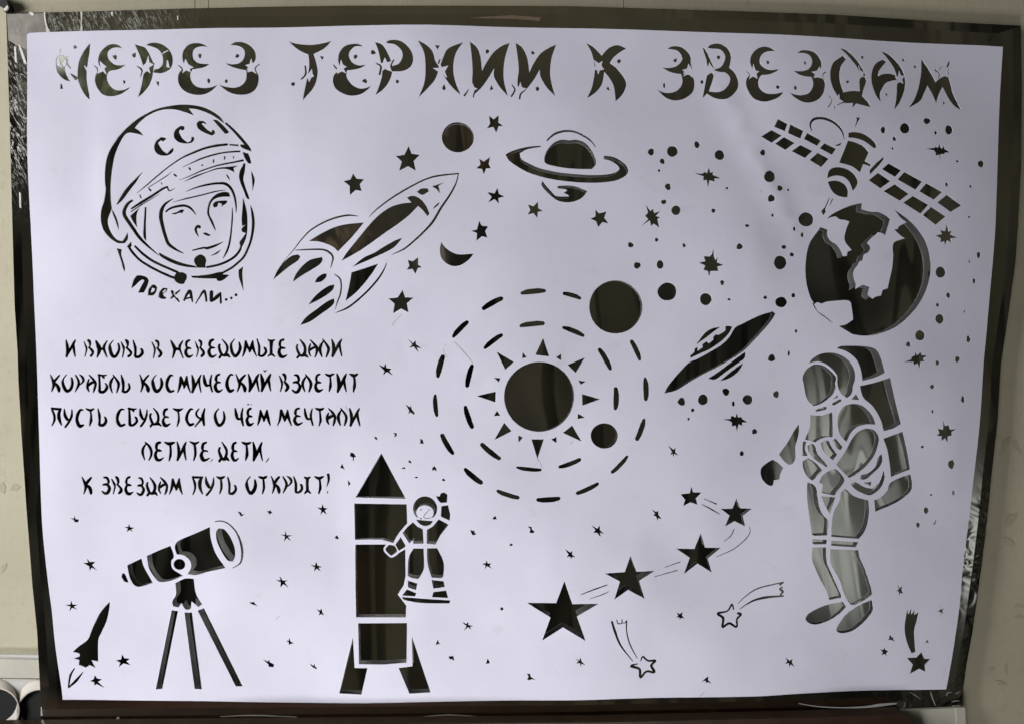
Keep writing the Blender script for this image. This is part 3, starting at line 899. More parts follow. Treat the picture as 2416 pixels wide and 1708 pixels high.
glyphs([('У', 30, 150), ('Т', 180, 300), ('Ь', 335, 468), ('О', 595, 735), ('Т', 765, 890), ('К', 940, 1060), ('Р', 1090, 1225),
        ('Ь', 1245, 1375), ('І', 1385, 1490), ('Т', 1535, 1670)], 1078, 1318)
line([(1728, 1048), (1735, 1130), (1705, 1230)], [38, 30, 4])
ell(1718, 1302, 9, 18, .1)
WSC[0] = 0.64
# ================= flying rocket
T(630, 380, 500, 1979)
part('flying_rocket', 0, 'hull')
line([(955, 530), (1050, 440), (1200, 330), (1350, 240), (1480, 175), (1600, 140), (1790, 118)], [4, 11, 13, 13, 13, 14, 10])
line([(1788, 120), (1760, 220), (1700, 330), (1620, 450), (1550, 570), (1470, 660), (1380, 745), (1280, 825), (1165, 878)],
     [6, 11, 15, 17, 18, 15, 14, 13, 4])
cut((690, 935), (740, 860), (850, 730), (960, 600), (1050, 510), (1150, 440), (1250, 405), (1350, 392), (1308, 348), (1350, 330),
    (1400, 338), (1450, 375), (1490, 430), (1518, 495), (1500, 520), (1460, 470), (1412, 425), (1330, 510), (1230, 590), (1100, 680),
    (980, 765), (850, 850))
cut((790, 992), (900, 905), (1000, 860), (1100, 800), (1200, 745), (1268, 722), (1200, 800), (1130, 845), (1000, 905), (880, 955))
part('flying_rocket', 0, 'nose_marking')
cut((1540, 240), (1660, 200), (1600, 235), (1618, 307), (1580, 265), sm=False)
cut((1612, 385), (1600, 415), (1550, 455), (1565, 425))
part('flying_rocket', 0, 'porthole')
cut((1400, 292), (1440, 262), (1500, 258), (1510, 290), (1460, 320), (1425, 312))
part('flying_rocket', 0, 'fin')
line([(130, 960), (185, 890), (240, 830), (310, 740), (400, 650), (520, 580), (640, 535), (760, 512), (858, 522)], [3, 4, 7, 9, 11, 13, 14, 14, 4])
cut((385, 748), (500, 680), (620, 625), (740, 595), (910, 580), (860, 640), (780, 730), (660, 845), (610, 800), (540, 770), (470, 752))
line([(258, 832), (400, 825), (520, 828), (580, 855), (612, 900), (600, 960), (586, 1003)], [6, 12, 14, 16, 14, 10, 3])
part('flying_rocket', 1, 'fin')
line([(1118, 950), (1090, 1020), (1030, 1110), (940, 1210), (830, 1310), (740, 1375), (635, 1418)], [4, 11, 15, 15, 15, 14, 4])
line([(620, 1055), (670, 1090), (688, 1150), (680, 1240), (655, 1310), (630, 1390)], [4, 12, 12, 12, 10, 3])
cut((785, 1040), (900, 1005), (1038, 960), (980, 1050), (900, 1150), (820, 1235), (728, 1308), (760, 1180))
for i, fl in enumerate(([(50, 1110), (90, 1020), (150, 940), (220, 885), (280, 870), (305, 890), (280, 930), (200, 985), (120, 1050)],
           [(235, 1130), (260, 1060), (320, 980), (400, 920), (510, 895), (512, 930), (480, 970), (400, 1020), (310, 1075)],
           [(440, 1135), (460, 1090), (510, 1055), (550, 1050), (545, 1085), (500, 1125)],
           [(382, 1345), (430, 1275), (500, 1210), (570, 1165), (625, 1152), (610, 1200), (560, 1245), (480, 1295)],
           [(305, 1535), (360, 1460), (450, 1390), (550, 1315), (620, 1282), (622, 1325), (590, 1365), (500, 1430), (400, 1500)])):
    part('flying_rocket', i, 'flame')
    cut(*fl)
shapes('star_cutout', [
    [(807, 125), (840, 172), (912, 178), (870, 225), (888, 288), (832, 278), (778, 327), (775, 240), (718, 195), (782, 180)],
    [(1413, 900), (1412, 970), (1448, 997), (1412, 1000), (1385, 1058), (1360, 1010), (1303, 1018), (1330, 980), (1315, 925), (1360, 940)],
    [(1265, 1205), (1288, 1275), (1368, 1278), (1305, 1330), (1320, 1415), (1250, 1380), (1175, 1425), (1190, 1335), (1133, 1285), (1220, 1275)]])
part('crescent_moon', 0)
cut((1628, 758), (1660, 805), (1720, 850), (1790, 875), (1933, 870), (1880, 930), (1810, 975), (1740, 985), (1670, 955), (1625, 900), (1615, 830))

T(920, 260, 600, 2029)
part('plain_planet', 0, deep=True)
ell(541, 218, 127, 120, .01)
shapes('star_cutout', [
    [(790, 45), (828, 75), (868, 43), (865, 100), (905, 130), (868, 130), (847, 182), (825, 135), (773, 147), (800, 110)],
    [(150, 290), (172, 350), (238, 360), (190, 410), (207, 487), (145, 452), (75, 488), (95, 415), (47, 370), (115, 360)],
    [(800, 373), (787, 430), (806, 465), (768, 465), (748, 513), (735, 470), (687, 465), (722, 435), (712, 390), (750, 410)],
    [(857, 622), (870, 670), (914, 690), (865, 705), (868, 748), (835, 712), (783, 740), (812, 695), (776, 655), (835, 665)],
    [(1182, 735), (1182, 785), (1220, 808), (1180, 815), (1175, 864), (1145, 825), (1098, 838), (1120, 800), (1100, 755), (1145, 770)],
    [(1640, 795), (1670, 825), (1728, 810), (1710, 860), (1747, 906), (1695, 895), (1663, 935), (1645, 888), (1600, 868), (1640, 850)],
    [(712, 884), (732, 925), (783, 930), (760, 970), (778, 1020), (735, 1010), (690, 1046), (695, 985), (648, 965), (695, 955)]])
part('ringed_planet', 0, 'ring', deep=True)
cut((1205, 292), (1120, 295), (1020, 315), (950, 340), (922, 358), (950, 405), (1010, 450), (1100, 500), (1220, 540), (1350, 565),
    (1500, 580), (1650, 583), (1780, 570), (1850, 545), (1890, 515), (1900, 480), (1880, 440), (1830, 400), (1770, 375), (1705, 368),
    (1705, 395), (1760, 410), (1810, 440), (1832, 470), (1810, 495), (1740, 515), (1620, 522), (1480, 515), (1340, 500), (1200, 470),
    (1110, 430), (1050, 395), (1035, 350), (1090, 320), (1150, 308), (1200, 302))
part('ringed_planet', 0, 'globe', deep=True)
cut((1232, 420), (1235, 370), (1265, 310), (1310, 265), (1370, 243), (1430, 248), (1490, 243), (1560, 270), (1610, 330), (1640, 400),
    (1640, 440), (1610, 475), (1500, 475), (1380, 465), (1260, 440))
line([(1252, 250), (1310, 200), (1390, 175), (1470, 180), (1550, 215), (1610, 260), (1640, 303)], [8, 14, 14, 12, 12, 10, 4])
cut((1215, 568), (1240, 600), (1290, 655), (1330, 690), (1430, 692), (1420, 680), (1385, 665), (1415, 645), (1400, 635), (1340, 630),
    (1335, 610), (1400, 605), (1480, 612), (1575, 650), (1540, 695), (1490, 725), (1430, 738), (1370, 735), (1320, 715), (1260, 665), (1210, 605))

# ================= sun and orbits
WSC[0] = 0.55
T(1000, 660, 560, 1683)
part('sun_system', 0, 'sun_disc', deep=True)
ell(817, 828, 247, 246, .004)
for i, (x_, y_, rx_, ry_) in enumerate(((1360, 195, 188, 189), (1277, 1103, 95, 89))):
    part('sun_system', i, 'planet', deep=True)
    ell(x_, y_, rx_, ry_, .008)
RAYS = [((845, 415), (887, 545), (790, 533)), ((1140, 552), (1075, 660), (1018, 603)), ((1247, 845), (1122, 890), (1120, 807)),
        ((1117, 1143), (985, 1082), (1050, 1030)), ((805, 1267), (763, 1128), (850, 1128)), ((500, 1132), (570, 1010), (622, 1070)),
        ((376, 822), (510, 790), (508, 866)), ((518, 512), (638, 583), (577, 638)),
        ((700, 515), (728, 550), (697, 558)), ((972, 527), (972, 572), (935, 550)), ((1093, 712), (1146, 720), (1112, 742)),
        ((1092, 945), (1140, 975), (1088, 983)), ((940, 1110), (941, 1155), (903, 1130)), ((670, 1100), (703, 1115), (671, 1150)),
        ((518, 926), (543, 960), (497, 963)), ((497, 692), (543, 697), (532, 724))]
for i, r in enumerate(RAYS):
    part('sun_system', i, 'sun_ray')
    cut(*r, sm=False)
DASH = [(690, 100, 860, 82, 36), (990, 100, 1110, 135, 30), (420, 210, 555, 135, 36), (208, 408, 312, 300, 34), (100, 690, 138, 540, 38),
        (82, 815, 95, 965, 30), (130, 1095, 210, 1230, 34), (292, 1335, 412, 1435, 36), (522, 1490, 672, 1540, 30), (802, 1555, 962, 1545, 34),
        (1085, 1510, 1235, 1440, 30), (1332, 1362, 1442, 1245, 28), (1505, 1130, 1558, 985, 34), (1570, 850, 1565, 695, 36),
        (1530, 570, 1470, 435, 32), (685, 330, 850, 312, 34), (985, 340, 1132, 400, 32), (430, 488, 555, 392, 32), (308, 755, 345, 605, 34),
        (295, 895, 345, 1045, 34), (410, 1160, 540, 1265, 34), (658, 1325, 830, 1345, 26), (960, 1325, 1108, 1270, 30),
        (1355, 915, 1358, 765, 36), (1242, 492, 1322, 635, 34)]
for i, (xa, ya, xb, yb, w_) in enumerate(DASH):
    part('sun_system', i, 'orbit_dash')
    mx, my = (xa + xb) / 2, (ya + yb) / 2
    # bow each dash along its orbit
    vx, vy = mx - 820, my - 828
    r_ = math.hypot(vx, vy)
    mx += vx / r_ * 5
    my += vy / r_ * 5
    a_, c_ = random.uniform(.45, .8), random.uniform(.45, .8)
    line([(xa, ya), ((xa + mx) / 2 + vx / r_ * 2, (ya + my) / 2 + vy / r_ * 2), (mx, my), ((xb + mx) / 2 + vx / r_ * 2, (yb + my) / 2 + vy / r_ * 2), (xb, yb)],
         [w_ * a_, w_ * .95, w_, w_ * .95, w_ * c_])

WSC[0] = 0.64
# ================= round holes and sparkle stars in the middle field
T(1480, 320, 420, 1623)
dots([(217, 152, 28, 32), (412, 146, 49, 50), (320, 237, 22, 26), (290, 323, 12, 13), (370, 470, 27, 30), (638, 83, 24, 32), (843, 178, 44, 46),
      (332, 608, 25, 20), (443, 685, 41, 44), (908, 483, 13, 13), (782, 690, 20, 19), (1233, 160, 25, 27), (1293, 380, 50, 54), (1388, 485, 28, 25),
      (1465, 500, 12, 11), (1308, 578, 30, 34), (1320, 732, 12, 16), (1085, 828, 20, 15), (268, 952, 15, 20), (32, 998, 26, 24), (517, 1004, 16, 19),
      (1015, 1018, 27, 28), (92, 1185, 30, 31), (300, 1178, 31, 40), (363, 1425, 85, 82), (712, 1495, 53, 54), (860, 1345, 19, 22), (922, 1497, 15, 11),
      (1250, 1480, 18, 17), (1395, 1522, 53, 48), (1507, 1460, 20, 20), (1386, 1163, 58, 62), (1495, 1090, 19, 20), (1423, 1020, 23, 18),
      (1518, 855, 13, 20), (1590, 910, 14, 24)])
shapes('sparkle_star', [
    [(748, 287), (757, 340), (785, 335), (780, 360), (855, 393), (795, 395), (798, 425), (750, 410), (733, 482), (725, 410), (693, 410), (695, 375),
     (613, 345), (690, 350), (700, 332), (728, 345)],
    [(165, 630), (210, 690), (235, 672), (245, 710), (302, 692), (260, 735), (298, 748), (275, 765), (292, 842), (240, 805), (218, 828), (205, 775),
     (130, 827), (190, 765), (162, 735), (190, 705)],
    [(780, 1037), (785, 1110), (800, 1140), (820, 1112), (812, 1160), (870, 1185), (815, 1200), (827, 1240), (752, 1240), (748, 1278), (737, 1278),
     (732, 1240), (690, 1228), (708, 1190), (652, 1163), (708, 1150), (692, 1103), (745, 1108), (765, 1090)]])

# ================= satellite
T(1780, 260, 550)
LP = [((225, 97), (317, 147), (292, 218), (190, 172)), ((343, 150), (472, 215), (443, 292), (323, 237)), ((510, 237), (648, 308), (608, 363), (477, 295)),
      ((683, 335), (797, 390), (755, 448), (635, 385)), ((165, 203), (263, 258), (165, 328), (65, 265)), ((287, 273), (388, 332), (298, 400), (200, 338)),
      ((447, 353), (563, 410), (490, 480), (360, 413)), ((618, 428), (725, 487), (650, 568), (537, 500))]
RP = [((1312, 533), (1433, 600), (1375, 667), (1247, 590)), ((1467, 617), (1640, 712), (1575, 793), (1400, 692)), ((1680, 728), (1835, 815), (1752, 892), (1612, 808)),
      ((1880, 842), (2022, 947), (1915, 1012), (1787, 918)), ((1210, 625), (1330, 707), (1230, 778), (1117, 698)), ((1373, 738), (1510, 832), (1420, 900), (1263, 807)),
      ((1550, 853), (1700, 940), (1622, 1028), (1455, 920)), ((1727, 960), (1868, 1055), (1770, 1138), (1645, 1042))]
for i, P_ in enumerate((LP, RP)):
    part('satellite', i, 'solar_panel')
    for q in P_:
        cut(*q, sm=False)
part('satellite', 1, 'solar_panel')
cut((1262, 470), (1265, 490), (1220, 550), (1130, 643), (1125, 600), (1190, 530), sm=False)
part('satellite', 0, 'dish')
line([(553, 215), (540, 150), (570, 105), (630, 92), (700, 102), (780, 140), (850, 210), (880, 300)], [8, 16, 20, 20, 22, 20, 16, 5])
cut((780, 350), (815, 345), (852, 325), (835, 355), (805, 362))
part('satellite', 0, 'antenna')
cut((993, 80), (1035, 85), (1010, 125), (975, 200), (998, 110), sm=False)
line([(740, 862), (705, 940), (685, 985)], [5, 9, 12])
cut((685, 965), (703, 1000), (675, 1042), (655, 1000), sm=False)
line([(765, 880), (738, 947)], [10, 4])
part('satellite', 0, 'body')
cut((917, 232), (980, 225), (1060, 240), (1140, 290), (1180, 335), (1195, 375), (1168, 387), (1110, 340), (1050, 305), (980, 285), (917, 280))
cut((912, 310), (970, 320), (1060, 360), (1118, 425), (1080, 510), (1140, 545), (1130, 562), (1065, 540), (1033, 620), (950, 560), (828, 525), (870, 420))
cut((710, 678), (725, 610), (770, 575), (840, 570), (920, 595), (980, 645), (1012, 715), (990, 770), (962, 803), (930, 720), (880, 670), (820, 652), (760, 658))
cut((717, 712), (780, 700), (840, 710), (890, 745), (915, 800), (912, 865), (860, 862), (800, 840), (750, 790))
dots([(1258, 205, 24, 32), (1472, 188, 47, 52), (1695, 113, 34, 32), (1910, 200, 36, 47), (1778, 230, 15, 19), (1368, 293, 19, 21), (1350, 385, 12, 13),
      (1988, 512, 16, 11), (2220, 537, 29, 36), (1880, 742, 16, 20), (2115, 760, 13, 17), (2100, 1060, 11, 12), (505, 1080, 75, 69)])
shapes('sparkle_star', [[(1817, 328), (1825, 375), (1840, 385), (1860, 358), (1868, 392), (1920, 422), (1868, 428), (1860, 442), (1825, 440), (1817, 510),
                         (1810, 445), (1775, 458), (1775, 430), (1760, 405), (1680, 388), (1765, 380), (1775, 365), (1800, 378)]])

# ================= earth
T(1860, 460, 470, 2119)
part('earth_globe', 0, deep=True)
cut((405, 258), (470, 205), (580, 150), (680, 112), (773, 95), (768, 162), (860, 185), (950, 192), (1020, 225), (1072, 265), (1050, 330), (1018, 440),
    (985, 415), (940, 405), (910, 435), (870, 465), (822, 520), (850, 545), (860, 580), (830, 620), (790, 640), (775, 705), (745, 715), (720, 760),
    (690, 800), (680, 850), (690, 910), (705, 950), (700, 1005), (780, 960), (850, 985), (835, 1040), (830, 1070), (880, 1110), (910, 1090), (970, 1075),
    (990, 1015), (1040, 1000), (1065, 890), (1085, 800), (1095, 720), (1100, 650), (1095, 560), (1120, 505), (1225, 470), (1180, 440), (1110, 375),
    (1150, 370), (1165, 340), (1245, 300), (1180, 250), (1118, 165), (1190, 215), (1270, 275), (1350, 360), (1420, 460), (1470, 580), (1495, 700),
    (1500, 800), (1480, 930), (1430, 1070), (1350, 1200), (1240, 1320), (1120, 1410), (980, 1470), (830, 1500), (690, 1490), (610, 1450), (525, 1397),
    (600, 1380), (675, 1330), (670, 1270), (658, 1190), (650, 1150), (610, 1125), (500, 1130), (400, 1140), (345, 1160), (300, 1145), (265, 1165),
    (220, 1080), (185, 950), (172, 800), (185, 650), (215, 530), (270, 440), (310, 390), (335, 345), (410, 375), (410, 440), (450, 500), (500, 530),
    (550, 600), (570, 660), (612, 655), (620, 610), (662, 595), (590, 490), (605, 380), (640, 290), (600, 275), (540, 265), (490, 235))
line([(255, 1160), (300, 1240), (380, 1300), (457, 1362)], [12, 6, 9, 5])
dots([(1605, 828, 54, 58), (2013, 645, 22, 34), (1912, 712, 10, 17), (1968, 918, 16, 30), (1692, 1072, 22, 30), (1577, 1173, 20, 20), (1870, 1242, 10, 17),
      (1600, 1322, 46, 51), (1387, 1497, 52, 55), (1260, 1590, 26, 28), (1915, 1535, 24, 35), (1908, 243, 12, 14), (77, 1450, 17, 19)])
shapes('sparkle_star', [[(1668, 313), (1690, 400), (1725, 388), (1705, 430), (1783, 460), (1710, 470), (1722, 520), (1675, 490), (1652, 547), (1640, 500),
                         (1600, 512), (1605, 470), (1550, 440), (1615, 425), (1598, 378), (1650, 395)]])

# ================= flying saucer
T(1540, 720, 340, 1533)
part('flying_saucer', 0, 'disc', deep=True)
cut((118, 935), (150, 870), (220, 780), (300, 690), (380, 610), (470, 570), (600, 500), (730, 420), (810, 340), (870, 245), (950, 200), (1080, 135),
    (1180, 95), (1270, 70), (1298, 95), (1260, 160), (1180, 260), (1060, 390), (960, 490), (840, 570), (680, 660), (520, 740), (380, 820), (250, 900))
part('flying_saucer', 0, 'dome')
cut((455, 422), (500, 360), (560, 290), (630, 250), (715, 235), (650, 280), (560, 350))
cut((390, 540), (435, 500), (440, 465), (475, 445), (470, 490), (525, 450), (520, 420), (570, 385), (590, 410), (640, 370), (640, 340), (670, 310),
    (690, 320), (760, 280), (770, 250), (765, 235), (790, 222), (845, 232), (800, 310), (720, 390), (600, 470), (500, 515), (398, 563))
part('flying_saucer', 0, 'underside')
cut((585, 780), (700, 705), (800, 630), (900, 555), (985, 495), (975, 565), (880, 635), (780, 705), (665, 787))
cut((712, 805), (790, 740), (880, 670), (962, 612), (930, 680), (870, 740), (790, 785))
dots([(302, 1023, 37, 45), (530, 1003, 53, 56), (777, 920, 38, 39), (1010, 1003, 53, 52), (420, 1113, 19, 20), (377, 1207, 13, 14), (857, 1046, 17, 28),
      (1265, 563, 37, 41), (1447, 513, 13, 30), (1318, 947, 34, 35), (1085, 1342, 28, 30), (948, 1575, 22, 28)])
shapes('sparkle_star', [[(893, 1143), (910, 1190), (945, 1185), (950, 1205), (1008, 1242), (950, 1245), (955, 1280), (915, 1262), (893, 1340), (880, 1275),
                         (842, 1285), (840, 1245), (820, 1228), (742, 1210), (828, 1205), (835, 1170), (880, 1190)]])
shapes('small_star', [[(157, 1482), (215, 1530), (240, 1508), (235, 1555), (268, 1595), (225, 1575), (220, 1612), (205, 1575), (177, 1585), (200, 1555)]])

# ================= floating astronaut
T(1770, 800, 450, 1739)
A_ = 'floating_astronaut'
part(A_, 0, 'backpack', deep=True)
cut((780, 85), (820, 65), (900, 62), (1000, 65), (1080, 75), (1140, 105), (1180, 190), (1212, 305), (1130, 345), (1012, 380), (1000, 300), (975, 220),
    (930, 160), (860, 110))
cut((990, 425), (1120, 395), (1260, 350), (1300, 520), (1368, 770), (1300, 810), (1212, 835), (1190, 750), (1150, 670), (1100, 600), (1030, 540), (1005, 490))
cut((1212, 905), (1320, 865), (1385, 840), (1430, 1020), (1460, 1185), (1380, 1215), (1285, 1255), (1275, 1150), (1250, 1010))
cut((1278, 1310), (1370, 1260), (1465, 1230), (1478, 1300), (1475, 1370), (1430, 1420), (1330, 1490), (1140, 1570), (1130, 1465), (1190, 1440), (1250, 1380))
part(A_, 0, 'helmet', deep=True)
cut((530, 225), (570, 175), (640, 135), (720, 125), (800, 140), (870, 180), (920, 240), (945, 310), (945, 370), (930, 420), (920, 490), (880, 535),
    (830, 500), (805, 460), (790, 400), (785, 330), (740, 270), (680, 225), (620, 205), (560, 212))
line([(605, 650), (690, 625)], [18, 22])
line([(755, 590), (820, 555)], [22, 18])
cut((915, 548), (955, 500), (988, 550), sm=False)
cut((750, 545), (795, 505), (795, 530), sm=False)
part(A_, 0, 'visor', deep=True)
cut((480, 345), (510, 280), (560, 240), (610, 228), (680, 250), (740, 300), (778, 350), (770, 400), (775, 440), (750, 500), (700, 550), (640, 590),
    (580, 608), (530, 560), (505, 490), (490, 410))
part(A_, 0, 'chest', deep=True)
cut((550, 690), (640, 695), (748, 665), (752, 780), (750, 890), (690, 890), (625, 915), (595, 938), (500, 912), (545, 800))
part(A_, 0, 'hip', deep=True)
cut((620, 1300), (660, 1230), (740, 1185), (790, 1190), (850, 1260), (850, 1300), (800, 1370), (760, 1420), (645, 1395), (655, 1320))
cut((640, 1425), (760, 1435), (770, 1442), (720, 1590), (670, 1500))
part(A_, 0, 'hip_pouch', deep=True)
cut((1000, 1270), (1010, 1235), (1080, 1215), (1140, 1160), (1170, 1070), (1200, 1045), (1208, 1090), (1190, 1150), (1120, 1220), (1050, 1275))
cut((1030, 1305), (1105, 1298), (1100, 1335), sm=False)
cut((905, 1310), (960, 1300), (1040, 1345), (1110, 1360), (1180, 1300), (1220, 1190), (1228, 1260), (1200, 1340), (1150, 1390), (1090, 1420),
    (1020, 1400), (950, 1360))
part(A_, 0, 'arm', deep=True)
cut((800, 690), (840, 620), (900, 590), (980, 592), (1050, 630), (1110, 700), (1140, 775), (1050, 775), (970, 800), (910, 860), (880, 935), (840, 900),
    (810, 850), (795, 770))
cut((870, 1010), (930, 900), (985, 840), (1060, 812), (1130, 830), (1170, 890), (1165, 960), (1130, 1060), (1050, 1160), (960, 1230), (900, 1262),
    (850, 1215), (780, 1140), (815, 1090))
cut((475, 1110), (525, 1080), (600, 1130), (650, 1190), (590, 1260), (560, 1285), (510, 1240), (480, 1170))
part(A_, 0, 'glove', deep=True)
cut((520, 970), (555, 950), (590, 970), (610, 1040), (660, 1100), (700, 1150), (690, 1165), (640, 1130), (570, 1080), (530, 1020))
cut((640, 945), (680, 920), (720, 930), (740, 980), (790, 1050), (750, 1100), (700, 1060), (660, 1010))
cut((745, 920), (775, 900), (840, 980), (820, 1010), (790, 990))
cut((480, 930), (510, 930), (500, 1010), (525, 1060), (475, 1060), sm=False)
part(A_, 1, 'arm')
cut((452, 768), (450, 840), (435, 910), (415, 980), (415, 1080), (390, 1130), (355, 1145), (310, 1110), (265, 1050), (300, 1000), (350, 930), (400, 840))
part(A_, 1, 'glove')
cut((205, 1097), (250, 1120), (305, 1170), (280, 1220), (268, 1275), (220, 1285), (210, 1330), (180, 1335), (140, 1310), (110, 1270), (95, 1220),
    (105, 1170), (150, 1130))
T(1800, 1100, 400, 1623)
part(A_, 0, 'leg', deep=True)
cut((420, 150), (470, 165), (505, 210), (520, 310), (535, 390), (570, 460), (620, 520), (612, 655), (490, 658), (465, 640), (440, 480), (420, 330), (415, 230))
cut((468, 690), (610, 698), (605, 740), (490, 742), (470, 730), sm=False)
cut((470, 770), (605, 770), (605, 850), (615, 930), (650, 1010), (700, 1120), (750, 1230), (755, 1255), (640, 1280), (605, 1180), (550, 1080), (490, 950), (468, 880))
part(A_, 1, 'leg', deep=True)
cut((672, 430), (725, 330), (742, 250), (775, 212), (803, 225), (870, 280), (950, 308), (1010, 322), (1015, 430), (1000, 540), (970, 620), (918, 690), (650, 668), (652, 550))
cut((650, 705), (910, 720), (890, 770), (650, 755), sm=False)
cut((640, 788), (800, 792), (910, 798), (930, 880), (980, 990), (1030, 1140), (1050, 1220), (980, 1275), (880, 1330), (830, 1310), (780, 1220), (740, 1100),
    (690, 1010), (645, 920))
part(A_, 0, 'boot', deep=True)
cut((408, 1458), (440, 1410), (520, 1365), (620, 1325), (770, 1295), (800, 1345), (740, 1410), (640, 1475), (540, 1510), (480, 1512), (430, 1490))
part(A_, 1, 'boot', deep=True)
cut((705, 1570), (720, 1530), (780, 1440), (850, 1375), (940, 1320), (1045, 1275), (1055, 1370), (1020, 1430), (960, 1500), (870, 1570), (790, 1595), (730, 1592))

# ================= right margin
T(2050, 740, 280, 812)
dots([(603, 312, 17, 21), (462, 336, 14, 16), (424, 498, 16, 15), (638, 584, 14, 23), (428, 667, 9, 13), (365, 909, 11, 10), (561, 1028, 24, 29), (430, 1238, 9, 7),
      (580, 1224, 11, 17), (396, 1346, 16, 24), (340, 1445, 15, 17)])
part('round_hole', fresh('round_hole'))
line([(450, 1442), (466, 1411)], [8, 6])
shapes('sparkle_star', [
    [(310, 258), (320, 285), (345, 265), (358, 285), (390, 288), (365, 305), (370, 325), (345, 330), (337, 378), (322, 340), (295, 352), (295, 330), (228, 330),
     (280, 312), (280, 297), (303, 288)],
    [(500, 720), (515, 765), (540, 758), (550, 790), (592, 787), (560, 805), (562, 830), (535, 835), (532, 882), (515, 850), (490, 868), (490, 835), (458, 830),
     (475, 815), (465, 785), (500, 790)]])
T(1860, 1180, 440, 1552)
shapes('small_star', [
    [(908, 698), (930, 730), (957, 705), (945, 745), (960, 775), (935, 770), (928, 795), (920, 760), (900, 750), (922, 740)],
    [(1265, 876), (1272, 905), (1300, 885), (1280, 920), (1290, 948), (1270, 930), (1265, 960), (1262, 925), (1237, 918), (1262, 908)],
    [(858, 1122), (865, 1142), (885, 1135), (875, 1150), (890, 1172), (860, 1162), (830, 1162), (845, 1145), (840, 1130)],
    [(805, 1222), (812, 1245), (835, 1255), (820, 1275), (825, 1305), (808, 1280), (775, 1290), (790, 1265), (768, 1240), (795, 1245)],
    [(1165, 1150), (1160, 1170), (1167, 1193), (1152, 1178), (1132, 1188), (1145, 1168)]])
part('comet', 1, 'tail')
cut((980, 960), (990, 900), (1000, 945), (1025, 892), (1025, 945), (1055, 905), (1050, 950), (1085, 925), (1070, 1000), (1050, 1080), (1052, 1180), (1058, 1258),
    (1025, 1272), (990, 1190), (970, 1100), (970, 1020))
part('comet', 1, 'star')
cut((1105, 1258), (1130, 1315), (1182, 1315), (1135, 1365), (1140, 1423), (1088, 1400), (1010, 1447), (1035, 1365), (987, 1308), (1065, 1305), sm=False)

# ================= star chain and outlined comets
T(1220, 1140, 660, 2142)
for i, q in enumerate(([(360, 738), (420, 910), (620, 908), (455, 1005), (522, 1195), (350, 1092), (192, 1197), (255, 1018), (75, 910), (298, 905)],
          [(863, 545), (908, 665), (1050, 662), (928, 735), (972, 873), (845, 803), (740, 878), (783, 740), (668, 678), (820, 668)],
          [(1405, 378), (1440, 490), (1560, 493), (1462, 575), (1493, 683), (1383, 613), (1277, 693), (1323, 568), (1217, 497), (1358, 500)],
          [(1680, 115), (1710, 190), (1800, 193), (1730, 248), (1748, 328), (1667, 288), (1592, 328), (1628, 245), (1560, 193), (1650, 192)],
          [(1333, 15), (1345, 65), (1410, 67), (1368, 112), (1380, 160), (1325, 142), (1270, 172), (1285, 122), (1250, 80), (1320, 72)])):
    part('star_chain', i, 'star', deep=(i < 4))
    cut(*q, sm=False)
for i, (p_, w_) in enumerate((([(1430, 115), (1528, 157)], [4, 7]), ([(1413, 157), (1485, 195), (1553, 235)], [3, 8, 4]), ([(1663, 350), (1640, 400), (1587, 443)], [6, 7, 3]),
              ([(1783, 330), (1785, 380), (1740, 440), (1650, 510), (1525, 563)], [3, 6, 6, 6, 3]), ([(1250, 600), (1130, 638)], [6, 4]),
              ([(1228, 663), (1050, 707)], [6, 4]), ([(690, 765), (600, 795), (487, 838)], [5, 9, 5]), ([(697, 817), (640, 842), (553, 872)], [5, 6, 3]))):
    part('star_chain', i, 'trail')
    line(p_, w_)
part('comet', 2, 'star')
line([(945, 1355), (960, 1320), (1002, 1352), (1058, 1352), (1026, 1390), (1050, 1440), (990, 1434), (943, 1478), (935, 1415), (870, 1390), (922, 1374)],
     [6, 12, 12, 14, 16, 16, 13, 16, 16, 16, 7])
part('comet', 2, 'tail')
line([(722, 1045), (745, 1120), (790, 1230), (885, 1355)], [12, 15, 11, 4])
line([(835, 1040), (835, 1120), (860, 1220), (918, 1333)], [9, 7, 8, 4])
line([(760, 1032), (767, 1060), (797, 1060), (798, 1028)], [6, 6, 7, 6])
line([(803, 1058), (822, 1056), (834, 1038)], [5, 7, 6])
part('comet', 3, 'star')
line([(1660, 965), (1648, 928), (1612, 978), (1537, 995), (1580, 1032), (1574, 1098), (1625, 1070), (1682, 1098), (1686, 1040), (1718, 1003), (1690, 995)],
     [9, 13, 10, 14, 17, 15, 15, 13, 13, 14, 14])
part('comet', 3, 'tail')
line([(1695, 920), (1760, 860), (1850, 805), (2005, 765), (2045, 758)], [4, 7, 8, 8, 9])
line([(1708, 963), (1800, 905), (1900, 875), (2045, 862)], [4, 11, 16, 9])
cut((2045, 758), (2020, 787), (2005, 772), sm=False)
line([(2040, 795), (2015, 808), (2038, 830), (2018, 855), (2043, 862)], [6, 14, 14, 10, 6])
